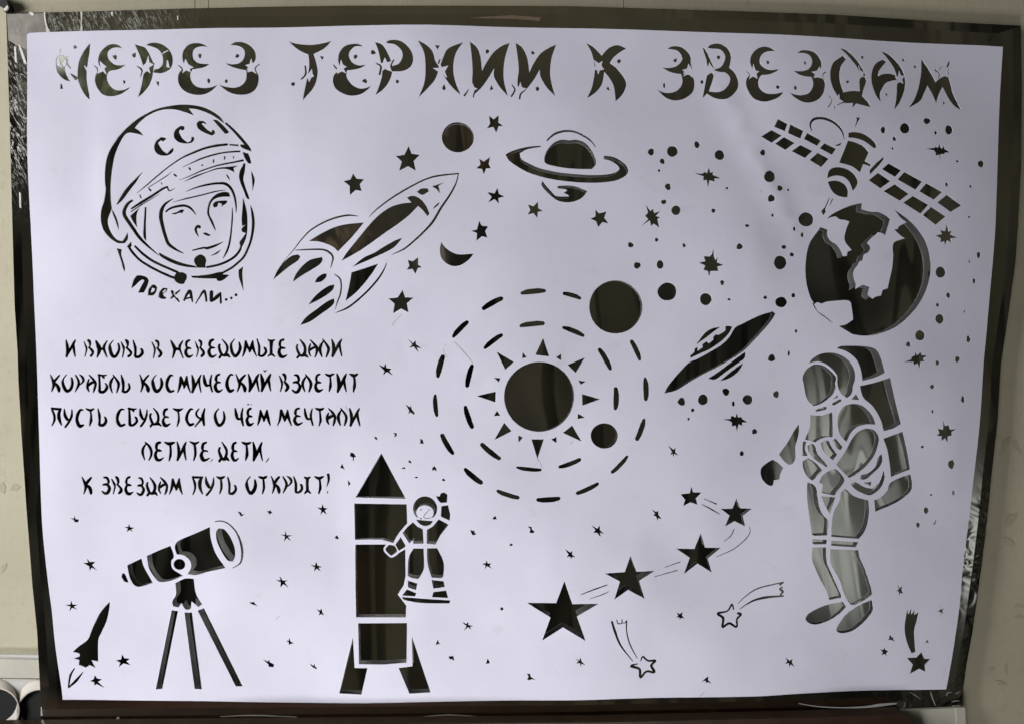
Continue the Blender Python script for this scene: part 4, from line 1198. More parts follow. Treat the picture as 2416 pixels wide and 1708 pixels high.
shapes('small_star', [
    [(80, 322), (110, 328), (115, 350), (135, 362), (125, 375), (95, 372), (102, 345)],
    [(565, 312), (612, 340), (632, 312), (632, 350), (665, 380), (632, 370), (638, 403), (608, 370), (582, 372), (597, 348)],
    [(1030, 195), (1062, 215), (1080, 205), (1082, 238), (1107, 272), (1080, 262), (1078, 288), (1062, 250), (1040, 240), (1055, 228)],
    [(365, 495), (405, 520), (420, 507), (420, 535), (445, 558), (418, 552), (415, 572), (402, 550), (375, 558), (392, 535)],
    [(1220, 985), (1245, 995), (1267, 980), (1262, 1005), (1278, 1032), (1255, 1025), (1245, 1040), (1240, 1022), (1217, 1020), (1232, 1005)],
    [(442, 1330), (475, 1345), (483, 1320), (490, 1350), (525, 1382), (490, 1370), (487, 1395), (480, 1365), (450, 1368), (468, 1350)],
    [(2052, 1328), (2085, 1355), (2112, 1340), (2105, 1370), (2125, 1403), (2097, 1385), (2085, 1405), (2080, 1375), (2050, 1378), (2068, 1360)],
    [(1462, 1468), (1460, 1498), (1490, 1530), (1460, 1515), (1442, 1522), (1440, 1505), (1412, 1510), (1432, 1490)],
    [(75, 1455), (98, 1450), (105, 1475), (145, 1500), (110, 1492), (95, 1502), (75, 1495), (90, 1475)]])

# ================= launch rocket with the waving figure
T(760, 1020, 500, 1932)
R_ = 'launch_rocket'
part(R_, 0, 'nose_cone', deep=True)
cut((541, 185), (765, 600), (303, 592), sm=False)
part(R_, 0, 'body', deep=True)
cut((290, 647), (772, 650), (778, 825), (735, 870), (700, 940), (655, 1005), (540, 975), (440, 975), (297, 978), sm=False)
cut((300, 1022), (590, 1018), (760, 1040), (763, 1300), (745, 1390), (690, 1472), (768, 1572), (763, 1681), (311, 1681), (303, 1400), sm=False)
WSC[0] = 0.5
line([(600, 1016), (567, 1062), (600, 1108), (638, 1128), (690, 1090), (682, 1045), (650, 1015), (600, 1016)], 17, 'keep')
line([(655, 1012), (718, 905), (830, 812)], 17, 'keep')
line([(640, 1128), (700, 1085), (775, 1040)], 17, 'keep')
WSC[0] = 0.62
F_ = 'waving_figure'
part(F_, 0, 'hood', deep=True)
ell(941, 688, 110, 112, 0)
ell(940, 724, 79, 67, 0, 'keep')
keep((862, 765), (930, 790), (1022, 765), (1052, 790), (1050, 830), (840, 830), (835, 780), sm=False)
part(F_, 0, 'collar')
cut((857, 787), (930, 795), (1015, 800), (985, 835), (935, 845), (890, 825))
part(F_, 0, 'face_line')
line([(896, 703), (904, 694), (914, 702)], 5)
line([(970, 705), (978, 697), (986, 702)], 5)
line([(965, 712), (930, 755), (942, 775), (992, 772)], 5)
ell(903, 778, 9, 7, .2)
part(F_, 0, 'jacket', deep=True)
cut((735, 910), (780, 855), (830, 812), (870, 850), (920, 875), (928, 1005), (835, 1008), (830, 975), (795, 1005), sm=False)
cut((957, 880), (1010, 850), (1065, 785), (1155, 832), (1080, 930), (1035, 1015), (955, 1005), sm=False)
part(F_, 0, 'arm')
cut((668, 1020), (718, 950), (765, 1030), (700, 1075), sm=False)
part(F_, 1, 'arm')
cut((1090, 665), (1150, 655), (1170, 740), (1165, 797), (1085, 760), sm=False)
part(F_, 0, 'mitten')
cut((578, 1060), (610, 1030), (650, 1030), (672, 1060), (660, 1095), (630, 1115), (600, 1095))
part(F_, 1, 'mitten')
cut((1040, 570), (1075, 577), (1085, 550), (1115, 538), (1145, 560), (1140, 630), (1085, 635), (1060, 610))
part(F_, 0, 'leg', deep=True)
cut((835, 1050), (928, 1050), (932, 1220), (910, 1280), (880, 1328), (820, 1320), (780, 1300), (790, 1140))
cut((783, 1343), (870, 1370), (857, 1430), (785, 1405), sm=False)
part(F_, 1, 'leg', deep=True)
cut((960, 1048), (1050, 1048), (1100, 1150), (1112, 1220), (1105, 1310), (1080, 1322), (1000, 1315), (970, 1220), (958, 1130))
cut((1000, 1338), (1108, 1352), (1118, 1405), (1015, 1418), sm=False)
part(F_, 0, 'boot')
cut((775, 1425), (860, 1458), (848, 1488), (730, 1482), sm=False)
part(F_, 1, 'boot')
cut((1015, 1450), (1130, 1437), (1148, 1507), (1003, 1497), sm=False)
part(F_, 0, 'footboard')
cut((728, 1495), (850, 1503), (1170, 1530), (1160, 1558), (900, 1548), (745, 1520))
shapes('small_star', [
    [(475, 35), (500, 40), (510, 68), (485, 58)], [(648, 0), (685, 5), (680, 30), (655, 40), (668, 20)], [(895, 55), (918, 60), (930, 98), (892, 98), (900, 80)],
    [(795, 245), (815, 260), (818, 278), (788, 268)], [(755, 310), (762, 330), (722, 323)], [(1025, 298), (1042, 320), (1048, 347), (1025, 335), (1005, 345), (1008, 318)],
    [(842, 405), (860, 396), (880, 405), (862, 413)], [(1092, 427), (1108, 412), (1128, 428), (1112, 440)],
    [(258, 180), (285, 185), (310, 220), (290, 225), (288, 257), (280, 255), (278, 225), (253, 215)], [(180, 280), (205, 342), (183, 325), (162, 325)],
    [(230, 430), (257, 465), (238, 492)], [(128, 940), (150, 965), (135, 978), (108, 962)], [(1582, 752), (1592, 785), (1558, 785), (1560, 768)],
    [(1705, 1025), (1720, 1005), (1742, 1015), (1725, 1030)], [(1350, 880), (1380, 890), (1390, 880), (1390, 905), (1410, 920), (1385, 930), (1368, 925)],
    [(1500, 1160), (1510, 1190), (1545, 1190), (1525, 1210), (1550, 1240), (1505, 1215), (1482, 1243), (1490, 1210), (1458, 1190), (1492, 1188)]])
T(760, 1380, 560)
part(R_, 0, 'engine_box', deep=True)
cut((350, 365), (822, 362), (818, 745), (600, 762), (357, 760), sm=False)
part(R_, 0, 'leg', deep=True)
cut((300, 500), (315, 797), (440, 797), (380, 1055), (165, 1047), sm=False)
part(R_, 1, 'leg', deep=True)
cut((868, 490), (875, 780), (742, 797), (845, 1047), (1050, 1035), sm=False)
dots([(1738, 228, 16, 17)])
shapes('small_star', [
    [(1348, 358), (1395, 378), (1412, 358), (1415, 388), (1462, 400), (1432, 410), (1445, 440), (1412, 412), (1370, 445), (1395, 402)],
    [(1123, 525), (1128, 555), (1147, 570), (1120, 572), (1097, 578), (1105, 555)], [(1220, 690), (1268, 685), (1280, 735), (1250, 715), (1238, 722)],
    [(1603, 708), (1623, 757), (1583, 760)], [(1980, 850), (2005, 850), (2020, 880), (2070, 912), (2030, 902), (2010, 910), (1982, 905), (1997, 880)]])

# ================= telescope and shuttle
T(110, 1180, 510, 1724)
E_ = 'telescope'
part(E_, 0, 'eyepiece')
cut((595, 605), (605, 578), (625, 585), (640, 615), (655, 655), (620, 645))
part(E_, 0, 'tube', deep=True)
cut((645, 515), (760, 460), (780, 530), (848, 655), (790, 675), (730, 687), (690, 665), (660, 600))
cut((802, 440), (900, 395), (995, 357), (1015, 410), (1020, 450), (1000, 480), (1010, 540), (1070, 580), (1095, 595), (1000, 635), (910, 648), (870, 620), (820, 540))
cut((1030, 375), (1040, 335), (1080, 305), (1200, 255), (1312, 205), (1320, 290), (1360, 410), (1440, 528), (1300, 560), (1200, 588), (1130, 580), (1160, 530),
    (1150, 470), (1100, 432), (1045, 425))
part(E_, 0, 'focus_knob')
ell(1066, 505, 48, 44, 0)
part(E_, 0, 'lens', deep=True)
cut((1380, 215), (1430, 225), (1480, 290), (1512, 370), (1515, 440), (1495, 478), (1455, 465), (1410, 400), (1372, 320), (1362, 250))
line([(1350, 165), (1400, 158), (1460, 180), (1520, 240), (1560, 330), (1572, 420), (1555, 490), (1495, 530)], [6, 8, 9, 10, 15, 15, 10, 4])
part(E_, 0, 'mount', deep=True)
cut((1030, 655), (1110, 618), (1180, 618), (1198, 740), (1245, 825), (1215, 845), (1160, 800), (1155, 855), (1135, 868), (1105, 860), (1080, 815), (1055, 850),
    (1010, 840), (1005, 800), (1035, 745))
for i, q in enumerate((((1000, 873), (1050, 880), (930, 1495), (877, 1500)), ((1102, 890), (1162, 890), (1242, 1500), (1185, 1497)),
                       ((1208, 875), (1258, 855), (1562, 1483), (1508, 1483)))):
    part(E_, i, 'leg', deep=True)
    cut(*q, sm=False)
part('shuttle', 0, 'body')
cut((505, 803), (500, 870), (480, 960), (440, 1050), (415, 1110), (413, 1282), (360, 1272), (392, 1335), (345, 1312), (312, 1332), (255, 1310), (260, 1272), (215, 1260),
    (265, 1240), (260, 1220), (207, 1205), (260, 1160), (330, 1105), (370, 1010), (430, 890))
keep((215, 1213), (262, 1237), (215, 1252), sm=False)
part('shuttle', 0, 'flame')
line([(220, 1340), (185, 1400), (168, 1490)], [8, 16, 10])
line([(166, 1498), (230, 1440), (290, 1368)], [9, 20, 5])
shapes('small_star', [
    [(228, 112), (238, 145), (263, 150), (258, 170), (232, 172), (222, 152), (195, 137), (225, 140)],
    [(660, 180), (672, 210), (705, 215), (680, 228), (695, 250), (668, 232), (642, 250), (652, 222), (623, 208), (655, 208)],
    [(318, 460), (345, 490), (390, 487), (362, 515), (402, 558), (358, 535), (342, 562), (338, 525), (290, 497), (330, 495)],
    [(195, 793), (208, 828), (253, 830), (218, 845), (250, 872), (205, 855), (180, 886), (190, 845), (150, 832), (190, 828)],
    [(605, 1223), (625, 1255), (668, 1258), (640, 1280), (677, 1310), (615, 1297), (577, 1328), (590, 1290), (553, 1272), (595, 1265)],
    [(383, 1390), (405, 1418), (443, 1425), (410, 1445), (470, 1497), (400, 1465), (380, 1475), (378, 1450), (345, 1440), (375, 1425)],
    [(1527, 82), (1560, 92), (1562, 105), (1587, 108), (1555, 125), (1545, 105)], [(1617, 808), (1650, 808), (1655, 800), (1665, 820), (1685, 840), (1640, 825)]])
T(540, 1140, 320, 999)
shapes('small_star', [
    [(278, 205), (300, 200), (305, 188), (310, 205), (322, 210), (300, 228), (292, 212)],
    [(685, 153), (697, 182), (723, 185), (702, 202), (718, 232), (688, 212), (667, 236), (677, 202), (647, 178), (678, 182)],
    [(415, 345), (425, 380), (467, 382), (435, 393), (458, 427), (425, 402), (405, 430), (412, 390), (380, 373), (412, 378)],
    [(640, 577), (652, 605), (687, 615), (660, 622), (678, 648), (645, 628), (625, 650), (632, 618), (595, 598), (632, 605)],
    [(375, 676), (397, 712), (440, 712), (412, 725), (440, 766), (402, 740), (380, 765), (383, 725), (345, 707), (380, 710)],
    [(643, 922), (672, 935), (682, 918), (687, 942), (702, 972), (680, 960), (662, 972), (668, 948)],
    [(443, 1138), (452, 1165), (477, 1180), (455, 1185), (440, 1192), (437, 1172), (415, 1160), (438, 1160)],
    [(243, 1297), (283, 1315), (295, 1300), (297, 1320), (327, 1335), (325, 1358), (290, 1355), (285, 1335)],
    [(588, 1325), (622, 1345), (632, 1325), (632, 1350), (650, 1360), (640, 1370), (610, 1352)]])
T(840, 740, 280, 1196)
shapes('small_star', [
    [(512, 248), (575, 300), (600, 272), (605, 312), (663, 352), (612, 342), (630, 392), (580, 335), (533, 345), (568, 312)],
    [(222, 512), (280, 535), (297, 498), (305, 545), (355, 555), (335, 578), (370, 622), (310, 585), (270, 620), (285, 575)],
    [(500, 912), (545, 940), (555, 920), (560, 955), (595, 1000), (585, 1015), (550, 990), (527, 1010), (538, 975)]])
# the two ring-shaped holes below the ringed planet
# ------------------------------------------------------------------ relief of the sheet (towards the camera is positive)
def relief(px, py):
    x = (np.asarray(px, float) - CX) / 1000.0
    y = (np.asarray(py, float) - CY) / 1000.0
    h = 0.0008 * np.sin(3.1 * x + 1.1 * y + .4) + 0.0009 * np.sin(6.3 * x - 2.3 * y + 1.7) + 0.0005 * np.sin(2.2 * x + 6.1 * y + .9)
    h += 0.0007 * np.sin(13.0 * x + 5.0 * y + 2.2) + 0.0007 * np.sin(9.0 * x - 12.0 * y)

    h += 0.0006 + 0.00022 * np.sin(24.0 * x + 9.0 * y + .3) * np.sin(5 * y + x) + 0.00022 * np.sin(19.0 * y - 11.0 * x + 1.1) * np.sin(4 * x + 1)

    def crease(ax, ay, bx, by, amp, wid, soft=14.0):
        ax, ay, bx, by = (ax - CX) / 1000, (ay - CY) / 1000, (bx - CX) / 1000, (by - CY) / 1000
        dx, dy = bx - ax, by - ay
        L = math.hypot(dx, dy)
        s = ((x - ax) * dx + (y - ay) * dy) / (L * L)
        d = ((x - ax) * -dy + (y - ay) * dx) / L
        along = np.exp(-(np.maximum(np.abs(s - .5) - .35, 0) / .18) ** 2)
        dd = np.sqrt(d * d + (soft / 1000) ** 2)
        return 2.2 * amp * along * dd * 1000 * np.exp(-(d / wid) ** 2)
    h += crease(1690, 190, 1880, 560, -1.6e-5, .06, 6)
    h += crease(690, 1110, 870, 960, 1.0e-5, .07, 10)
    h += crease(1460, 1180, 1450, 1640, .8e-5, .05, 10)
    h += crease(1040, 810, 1160, 940, .8e-5, .04, 6)
    h += crease(1330, 1180, 1310, 1640, 0.7e-5, .05, 10)
    h += crease(500, 1200, 470, 1650, 0.7e-5, .06, 12)
    h += crease(930, 700, 960, 860, .8e-5, .04, 8)
    h += crease(1900, 1600, 2150, 1480, .8e-5, .05, 10)
    h += crease(560, 1480, 760, 1300, .5e-5, .05, 8)
    h += crease(640, 90, 640, 340, .6e-5, .06, 12)
    for bx, by, rx, ry, am in ((258, 420, 34, 130, .75), (560, 330, 40, 80, -.5), (800, 1250, 26, 200, -.35), (1000, 1300, 40, 150, .45), (300, 1290, 60, 60, .5), (1790, 620, 34, 110, .5), (1190, 1440, 50, 50, .5), (430, 400, 110, 130, 1.3), (470, 600, 140, 60, -.7), (880, 520, 90, 90, .9), (760, 650, 70, 60, -.7), (700, 880, 90, 160, -.6), (560, 1320, 80, 90, .8),
                               (400, 1520, 110, 80, -.6), (980, 1330, 70, 120, .9), (1340, 1420, 60, 60, 1.0), (1510, 1340, 55, 60, .8), (1680, 1260, 55, 55, .8), (1560, 1560, 90, 60, -.6),
                               (1270, 920, 95, 95, .8), (2050, 620, 90, 110, .7), (1930, 1130, 70, 120, .9), (1960, 1440, 70, 90, -.7), (1650, 820, 80, 60, .6), (160, 1180, 60, 160, .8),
                               (1250, 370, 90, 60, .6), (620, 300, 60, 120, -.6), (2240, 1100, 50, 120, .7), (1120, 1480, 100, 80, -.6), (200, 420, 60, 140, -.6)):
        h += am * 0.0014 * np.exp(-((x * 1000 + CX - bx) / rx) ** 2 - ((y * 1000 + CY - by) / ry) ** 2)
    return np.maximum(h, -0.0026)


MIRROR_Y = 0.0036
WY = 0.0110
PAPER_T = 0.00022

# ------------------------------------------------------------------ one triangulation of the whole sheet
paper_poly = smooth_closed(PAPER, 48, 4)
polys = [paper_poly] + [o[2] for o in OPS]
verts2, edges2 = [], []
for P in polys:
    q = [P[0]]
    for p in P[1:]:
        if np.hypot(*(p - q[-1])) > 0.7:
            q.append(p)
    while len(q) > 3 and np.hypot(*(q[0] - q[-1])) < 0.7:
        q.pop()
    s0 = len(verts2)
    verts2 += [Vector((p[0], -p[1])) for p in q]
    edges2 += [(s0 + i, s0 + (i + 1) % len(q)) for i in range(len(q))]
for gx in np.arange(60, 2380, 34):
    for gy in np.arange(60, 1670, 34):
        verts2.append(Vector((gx + random.uniform(-4, 4), -(gy + random.uniform(-4, 4)))))
V2, E2, F2 = delaunay_2d_cdt(verts2, edges2, [], 0, 0.02)[:3]
V2 = np.array([(v[0], v[1]) for v in V2])
F2 = np.array([f for f in F2 if len(f) == 3])
px_, py_ = V2[:, 0], -V2[:, 1]
tri = np.stack([px_[F2], py_[F2]], -1)
a2 = np.abs((tri[:, 1, 0] - tri[:, 0, 0]) * (tri[:, 2, 1] - tri[:, 0, 1]) - (tri[:, 2, 0] - tri[:, 0, 0]) * (tri[:, 1, 1] - tri[:, 0, 1]))
cen = tri.mean(1)


def winding(P, pts):
    w = np.zeros(len(pts), int)
    x, y = pts[:, 0], pts[:, 1]
    n = len(P)
    for i in range(n):
        x0, y0 = P[i]
        x1, y1 = P[(i + 1) % n]
        up = (y0 <= y) & (y1 > y)
        dn = (y0 > y) & (y1 <= y)
        if not (up.any() or dn.any()):
            continue
        c = (x1 - x0) * (y - y0) - (x - x0) * (y1 - y0)
        w += (up & (c > 0)).astype(int)
        w -= (dn & (c < 0)).astype(int)
    return w


owner = np.full(len(F2), -1)        # -1 outside the sheet, 0 paper, k+1 = ORDER[k]
owner[winding(paper_poly, cen) != 0] = 0
kid = {k: i + 1 for i, k in enumerate(ORDER)}
for kind, key, P in OPS:
    lo, hi = P.min(0), P.max(0)
    idx = np.nonzero((cen[:, 0] >= lo[0]) & (cen[:, 0] <= hi[0]) & (cen[:, 1] >= lo[1]) & (cen[:, 1] <= hi[1]) & (owner >= 0))[0]
    if len(idx):
        inside = winding(P, cen[idx]) != 0
        owner[idx[inside]] = kid[key] if kind == 'cut' else 0

H = relief(px_, py_)
eps = 1.0
dhx = (relief(px_ + eps, py_) - relief(px_ - eps, py_)) / (2 * eps * S)
dhz = -(relief(px_, py_ + eps) - relief(px_, py_ - eps)) / (2 * eps * S)
NRM = np.stack([-dhx, -np.ones_like(dhx), -dhz], 1)
NRM /= np.linalg.norm(NRM, axis=1)[:, None]


def submesh(mask):
    f = F2[mask]
    used, inv = np.unique(f, return_inverse=True)
    return used, inv.reshape(f.shape)


# ------------------------------------------------------------------ the poster
poster = tag(empty('stencil_poster', (0, 0, Z(1650))), "white paper sheet with space pictures and Cyrillic lettering cut out, fixed over the mirror", "poster")

used, f = submesh(owner == 0)
n = len(used)
fx, fz, fh = X(px_[used]), Z(py_[used]), H[used]
front = np.stack([fx, -fh, fz], 1)
back = np.stack([fx, -fh + PAPER_T, fz], 1)
cnt = {}
for t in f:
    for i in range(3):
        e = (t[i], t[(i + 1) % 3])
        cnt[e] = cnt.get(e, 0) + 1
bedges = [e for e in cnt if (e[1], e[0]) not in cnt]
wv = []
wf = []
wn = []
for a, c in bedges:
    s0 = 2 * n + len(wv)
    wv += [front[a], front[c], back[c], back[a]]
    wf.append((s0, s0 + 3, s0 + 2, s0 + 1))
    d = front[c] - front[a]
    nn = np.array([d[2], 0, -d[0]])
    nn /= max(np.linalg.norm(nn), 1e-9)
    wn += [nn] * 4
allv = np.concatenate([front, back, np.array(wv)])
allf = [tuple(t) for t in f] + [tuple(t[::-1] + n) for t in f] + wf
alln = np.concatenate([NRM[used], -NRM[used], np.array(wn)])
mesh_obj('paper_sheet', allv, allf, [M_PAPER, M_PBACK_SHADE], poster, normals=alln, smooth=True, mat_idx=[0] * len(f) + [1] * len(f) + [0] * len(wf))

motif_empty = {}
for k in ORDER:
    motif, idx, sub = k
    mask = owner == kid[k]
    if not mask.any():
        continue
    used, f = submesh(mask)
    if k in DEEP:
        yy = np.full(len(used), MIRROR_Y - 0.0003)
    else:
        yy = -H[used] + PAPER_T + 0.0001
    vs = np.stack([X(px_[used]), yy, Z(py_[used])], 1)
    par = poster
    nm = motif
    if sub:
        ek = (motif, idx) if motif == 'comet' else (motif, 0)
        if ek not in motif_empty:
            mk = [kk for kk in ORDER if kk[0] == motif and (motif != 'comet' or kk[1] == idx)]
            mm = np.isin(owner, [kid[q] for q in mk])
            vv = np.unique(F2[mm])
            motif_empty[ek] = empty(motif, (X(px_[vv].mean()), 0.0, Z(py_[vv].max())), poster)
        par = motif_empty[ek]
        nm = sub
    mesh_obj(nm, vs, [tuple(t) for t in f], M_CUT, par, normals=[(0, -1, 0)] * len(used), smooth=True)

def pencil(pts, w):
    P = stroke_poly(pts, [w] * len(pts), 6)
    n = len(P)
    vs = [(X(p[0]), -float(relief(p[0], p[1])) - 0.00006, Z(p[1])) for p in P]
    half = n // 2
    fs = [(i, i + 1, n - 2 - i, n - 1 - i) for i in range(half - 1)]
    mesh_obj('pencil_line', vs, fs, M_PENCIL, poster)


M_PENCIL = plain("pencil_grey", (0.50, 0.49, 0.54), .6, .15, 400)
for pl in ([(1053, 810), (1047, 826), (1054, 842)], [(1072, 806), (1090, 826), (1116, 856)], [(1662, 1629), (1650, 1640)], [(925, 768), (930, 760), (947, 742)],
           [(1345, 1047), (1352, 1040)], [(820, 966), (816, 958)], [(652, 1460), (660, 1452)], [(1268, 1081), (1275, 1092), (1280, 1104)], [(1790, 448), (1797, 456)]):
    q = []
    for a_, c_ in zip(pl[:-1], pl[1:]):
        q += [(a_[0] + (c_[0] - a_[0]) * t, a_[1] + (c_[1] - a_[1]) * t) for t in (0, .5)]
    pencil(q + [pl[-1]], 1.6)

# ------------------------------------------------------------------ the mirror behind it
MIR = [(14, 31), (103, 30), (192, 28), (418, 21), (640, 16.5), (823, 14), (1067, 14), (1340, 15), (1650, 24), (1947, 34), (2216, 51), (2288, 55), (2355, 58.5),
       (2409, 61), (2411, 200), (2409, 400), (2404, 500), (2396, 622), (2385, 705), (2373, 785), (2362, 860), (2354, 994), (2341, 1110), (2329, 1231), (2317, 1330),
       (2306, 1410), (2295, 1490), (2282, 1560), (2272, 1630), (2268, 1667), (2125, 1673.5), (1931, 1684), (1710, 1691), (1400, 1697), (1000, 1703), (600, 1709),
       (97, 1714), (94, 1620), (87, 1489), (76, 1380), (62, 1200), (50, 1020), (43, 898), (41, 831), (34, 720), (28, 499), (22, 277)]
k0 = (D + MIRROR_Y) / D
mo = np.array([((p[0] - CX) * S * k0, -(p[1] - CY) * S * k0) for p in MIR])[::-1]
tn = np.roll(mo, -1, 0) - np.roll(mo, 1, 0)
tn /= np.linalg.norm(tn, axis=1)[:, None]
inn = np.stack([-tn[:, 1], tn[:, 0]], 1)
mi = mo + inn * (0.0075)
mirror = tag(empty('wall_mirror', (0, 0.012, Z(1708))), "large dark mirror with worn silvering, on the wallpaper behind the white paper sheet", "mirror")
nM = len(mo)
gv = [(x, MIRROR_Y, z) for x, z in mi]
mesh_obj('mirror_glass', gv, [tuple(range(nM))], M_MIRROR, mirror)
bv = [(x, MIRROR_Y, z) for x, z in mi] + [(x, MIRROR_Y + 0.0002, z) for x, z in mo]
mesh_obj('edge_band', bv, [(i, nM + i, nM + (i + 1) % nM, (i + 1) % nM)[::-1] for i in range(nM)], M_MIRROR, mirror)
sv = [(x, MIRROR_Y + 0.0002, z) for x, z in mo] + [(x, MIRROR_Y + 0.0045, z) for x, z in mo]
mesh_obj('glass_side', sv, [(i, nM + i, nM + (i + 1) % nM, (i + 1) % nM)[::-1] for i in range(nM)], M_EDGE, mirror)
ctr = mo.mean(0)
bo = mo + inn * 0.004
bkv = [(x, MIRROR_Y + 0.0046, z) for x, z in bo] + [(x, WY - 0.0002, z) for x, z in bo]
mesh_obj('backing_board', bkv, [tuple(range(nM)), tuple(range(2 * nM - 1, nM - 1, -1))] + [(i, nM + i, nM + (i + 1) % nM, (i + 1) % nM)[::-1] for i in range(nM)], M_BACK, mirror)


def sheetlet(name, pts, y, mat, parent):
    prism(name, pts, y - 0.00025, y - 0.00003, mat, parent)


sheetlet('reflection_patch', [(16, 34), (60, 33), (104, 32), (108, 55), (113, 79), (80, 83), (66, 88), (64, 118), (40, 108), (20, 96)], MIRROR_Y, M_GREY_MARK, mirror)  # corner reflection put in as a grey sheet on the glass
for fl in ([(103, 30), (106, 30), (109, 54), (113, 66), (120, 79), (109, 79), (108, 64), (105, 50)],
           [(190, 28), (193, 28), (193, 40), (192, 55), (195, 68), (194, 77), (189, 77), (190, 66), (191, 50)],
           [(68, 29), (76, 30), (81, 35), (76, 38), (71, 35)],
           [(261, 30), (266, 29), (266, 38), (263, 37)],
           [(418, 38), (420, 38), (420, 47), (418, 47)],
           [(43, 105), (48, 108), (58, 136), (63, 152), (57, 150), (50, 130)],
           [(33, 110), (37, 112), (40, 150), (35, 146)],
           [(45, 455), (48, 455), (49, 492), (46, 490)]):
    sheetlet('paint_fleck', fl, MIRROR_Y - 0.0003, M_FLECK_GLINT, mirror)
sheetlet('dark_smear', [(1108, 43), (1150, 40), (1210, 37), (1262, 41), (1277, 42), (1272, 50), (1258, 48), (1215, 45), (1160, 44)], MIRROR_Y, M_BACK, mirror)
sheetlet('dark_smear', [(2331, 96), (2337, 88), (2346, 82), (2340, 92), (2334, 100)], MIRROR_Y, M_DARK, mirror)


def ribbon(name, pts, ws, y, mat, parent):
    P = stroke_poly(pts, ws)
    sheetlet(name, [tuple(p) for p in P], y, mat, parent)


ribbon('pale_streak', [(1885, 1659), (1930, 1666), (1990, 1669), (2045, 1667), (2075, 1663), (2116, 1659)], [1, 1.5, 1.5, 3, 5, 2], MIRROR_Y, M_FLECK_GLINT, mirror)  # light along the bevel drawn as a white ribbon
for s_ in ([(2146, 1632), (2160, 1640), (2171, 1648)], [(2132, 1672), (2136, 1658)], [(2233, 1641), (2237, 1634), (2245, 1633)], [(2196, 1630), (2200, 1645), (2208, 1664)],
           [(2246, 1655), (2256, 1653), (2264, 1652)], [(1000, 1690), (1060, 1686), (1130, 1690)], [(520, 1690), (600, 1687), (700, 1691)]):
    ribbon('pale_streak', s_, [.8] + [2.2] * (len(s_) - 2) + [.8], MIRROR_Y, M_GREY_MARK, mirror)  # thin grey streaks along the mirror's lower edge

# ------------------------------------------------------------------ the wall
wallp = tag(empty('papered_wall', (0, WY, -0.6)), "cream wallpapered wall with faint leaf prints, behind the mirror", "wall")
mesh_obj('wallpaper', [(-0.95, WY, -0.75), (0.95, WY, -0.75), (0.95, WY, 0.75), (-0.95, WY, 0.75)], [(0, 1, 2, 3)], M_WALL, wallp)
kw = (D + WY) / D


def wallshape(name, pts, mat, t=0.00025):
    P = smooth_closed(pts, 60, 4)
    prism(name, [tuple(p) for p in P], WY - t, WY - 0.00003, mat, wallp)


for cx, cy, a, l, w in ((2375, 1048, 60, 44, 13), (2398, 1050, 115, 44, 12), (2385, 1228, 50, 46, 14), (2380, 1275, 150, 34, 15), (2338, 1582, 35, 24, 9), (2374, 1578, 95, 30, 8),
                        (2362, 1609, 160, 30, 9), (8, 1150, 95, 28, 14), (36, 1152, 20, 26, 13), (10, 1340, 60, 26, 8), (2405, 1430, 0, 24, 8), (2405, 1456, 0, 24, 8)):
    a = math.radians(a)
    pts = []
    for t in np.linspace(0, 1, 7):
        ww = w * math.sin(math.pi * t) * .9
        pts.append((t - .5, ww))
    for t in np.linspace(1, 0, 7)[1:-1]:
        ww = -w * math.sin(math.pi * t) * .35
        pts.append((t - .5, ww))
    wallshape('leaf_print', [(cx + l * u * math.cos(a) - v * math.sin(a), cy - l * u * math.sin(a) - v * math.cos(a)) for u, v in pts], M_LEAF)
for x_ in (458, 490, 1469):
    ribbon_pts = stroke_poly([(x_, -40), (x_ + .5, 0), (x_, 30)], [1.2, 1.2, 1.0])
    prism('paper_seam', [tuple(p) for p in ribbon_pts], WY - 0.0002, WY - 0.00003, M_LEAF, wallp)

# small things round the mirror
hook = tag(empty('wall_hook', (X(4), 0.012, Z(25))), "dark curled metal hook at the upper left corner of the mirror", "hook")
P = stroke_poly([(-14, -4), (0, 2), (9, 9), (14, 19), (10, 26)], [16, 17, 14, 10, 5])
prism('hook_arm', [tuple(p) for p in P], 0.004, WY - 0.0004, M_DARK, hook)
P = stroke_poly([(10, 24), (15, 20), (17, 15)], [4, 5, 3])
prism('hook_highlight', [tuple(p) for p in P], 0.0025, 0.0039, M_FLECK_GLINT, hook)  # white highlight of the hook, added as a pale strip

sill = tag(empty('trim_board', (X(20), 0.012, Z(1597))), "pale painted wall trim board left of the mirror's lower corner", "trim")
prism('board_front', [(-60, 1552), (93, 1556), (95, 1599), (-60, 1597)], 0.0055, WY - 0.0004, M_LEDGE, sill)
prism('board_top', [(-60, 1544), (92, 1545), (93, 1554), (-60, 1550)], 0.0068, WY - 0.0004, M_TRIM, sill)
prism('lower_panel', [(-60, 1599), (96, 1602), (104, 1740), (-60, 1740)], 0.0095, WY - 0.0004, M_TRIM, sill)


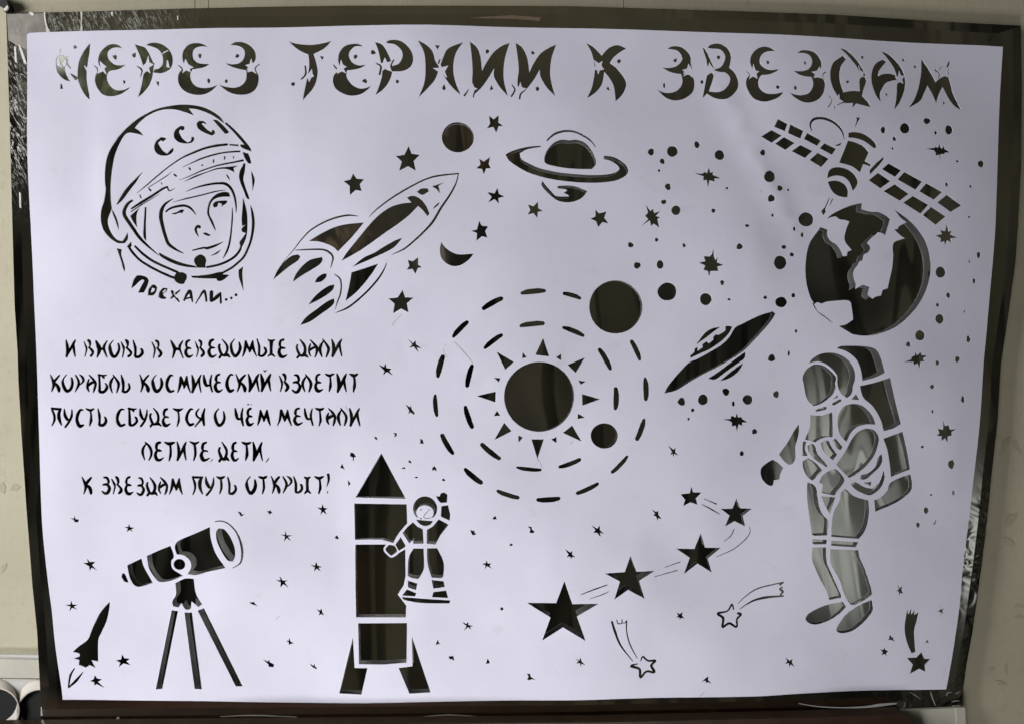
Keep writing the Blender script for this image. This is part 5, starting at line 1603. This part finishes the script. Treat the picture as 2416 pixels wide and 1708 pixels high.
def tube(name, label, fx_, fy_, R, bx_, by_, RB, y0, y1, grp):
    root = tag(empty(name, (X(fx_), (y0 + y1) / 2, Z(fy_ + R))), label, "tin", grp)
    n = 56
    ring = []
    for (cx, cy, r, y) in ((fx_, fy_, R, y0), (bx_, by_, RB, y1)):
        k = (D + y) / D
        for i in range(n):
            a = 2 * math.pi * i / n
            ring.append((X(cx + r * math.cos(a)) * k, y, Z(cy + r * math.sin(a)) * k))
    k = (D + y0) / D
    for (rr, y) in ((R - 3, y0), (R - 4, y1 - 0.0005)):
        for i in range(n):
            a = 2 * math.pi * i / n
            ring.append((X(fx_ + rr * math.cos(a)) * k, y, Z(fy_ + rr * math.sin(a)) * k))
    fs = []
    for i in range(n):
        j = (i + 1) % n
        fs += [(i, n + i, n + j, j), (i, j, 2 * n + j, 2 * n + i)]
    mesh_obj('outer_wall', ring, fs, M_TIN, root, smooth=False)
    iv = ring[2 * n:]
    fi = [(i, (i + 1) % n, n + (i + 1) % n, n + i) for i in range(n)] + [tuple(range(n, 2 * n))]
    mesh_obj('dark_inside', iv, fi, M_DARK, root)


tube('round_tin', "round pale rimmed tin with a dark inside, cut by the photo's left border", -6, 1674, 52, -10, 1650, 50, 0.0052, 0.0093, "round tins below the trim board")
tube('round_tin', "round pale rimmed tin with a dark inside, half behind the mirror's lower left corner", 95, 1680, 56, 96, 1656, 54, 0.0062, 0.0093, "round tins below the trim board")

ledge = tag(empty('mirror_ledge', (X(1900), 0.01, Z(1708))), "thin cream painted ledge under the mirror's lower right edge", "ledge")
prism('ledge_front', [(1290, 1700), (1400, 1699), (1710, 1693), (1931, 1686), (2126, 1675.5), (2277, 1668.5), (2281, 1780), (1290, 1780)], 0.0025, WY - 0.0004, M_LEDGE, ledge)
prism('end_strip', [(2255, 1669), (2277, 1668), (2281, 1780), (2262, 1780)], 0.0018, 0.0024, M_LEDGE, ledge)
board = tag(empty('brown_board', (X(1500), -0.01, Z(1712))), "dark brown wooden board along the bottom, in front of the cream ledge", "board")
prism('board_panel', [(-60, 1716), (430, 1712), (900, 1708), (1400, 1704), (1931, 1692), (2090, 1686), (2135, 1684.5), (2168, 1712), (2190, 1780), (-60, 1780)], -0.012, 0.0008, M_BROWN, board)

pin = tag(empty('round_pin', (X(271), 0.0, Z(1701))), "tiny white headed pin on the mirror's bottom edge", "pin")
bm_v, bm_f = [], []
for i in range(7):
    th = math.pi * i / 6
    for j in range(12):
        ph = 2 * math.pi * j / 12
        bm_v.append((X(271) + 0.0011 * math.sin(th) * math.cos(ph), 0.002 + 0.0011 * math.sin(th) * math.sin(ph), Z(1701) + 0.0011 * math.cos(th)))
for i in range(6):
    for j in range(12):
        bm_f.append((i * 12 + j, i * 12 + (j + 1) % 12, (i + 1) * 12 + (j + 1) % 12, (i + 1) * 12 + j))
mesh_obj('pin_head', bm_v, bm_f, M_FLECK_GLINT, pin, smooth=True)
prism('pin_shaft', [(269.6, 1703), (272.4, 1703), (273, 1712), (269, 1712)], 0.001, 0.004, M_DARK, pin)
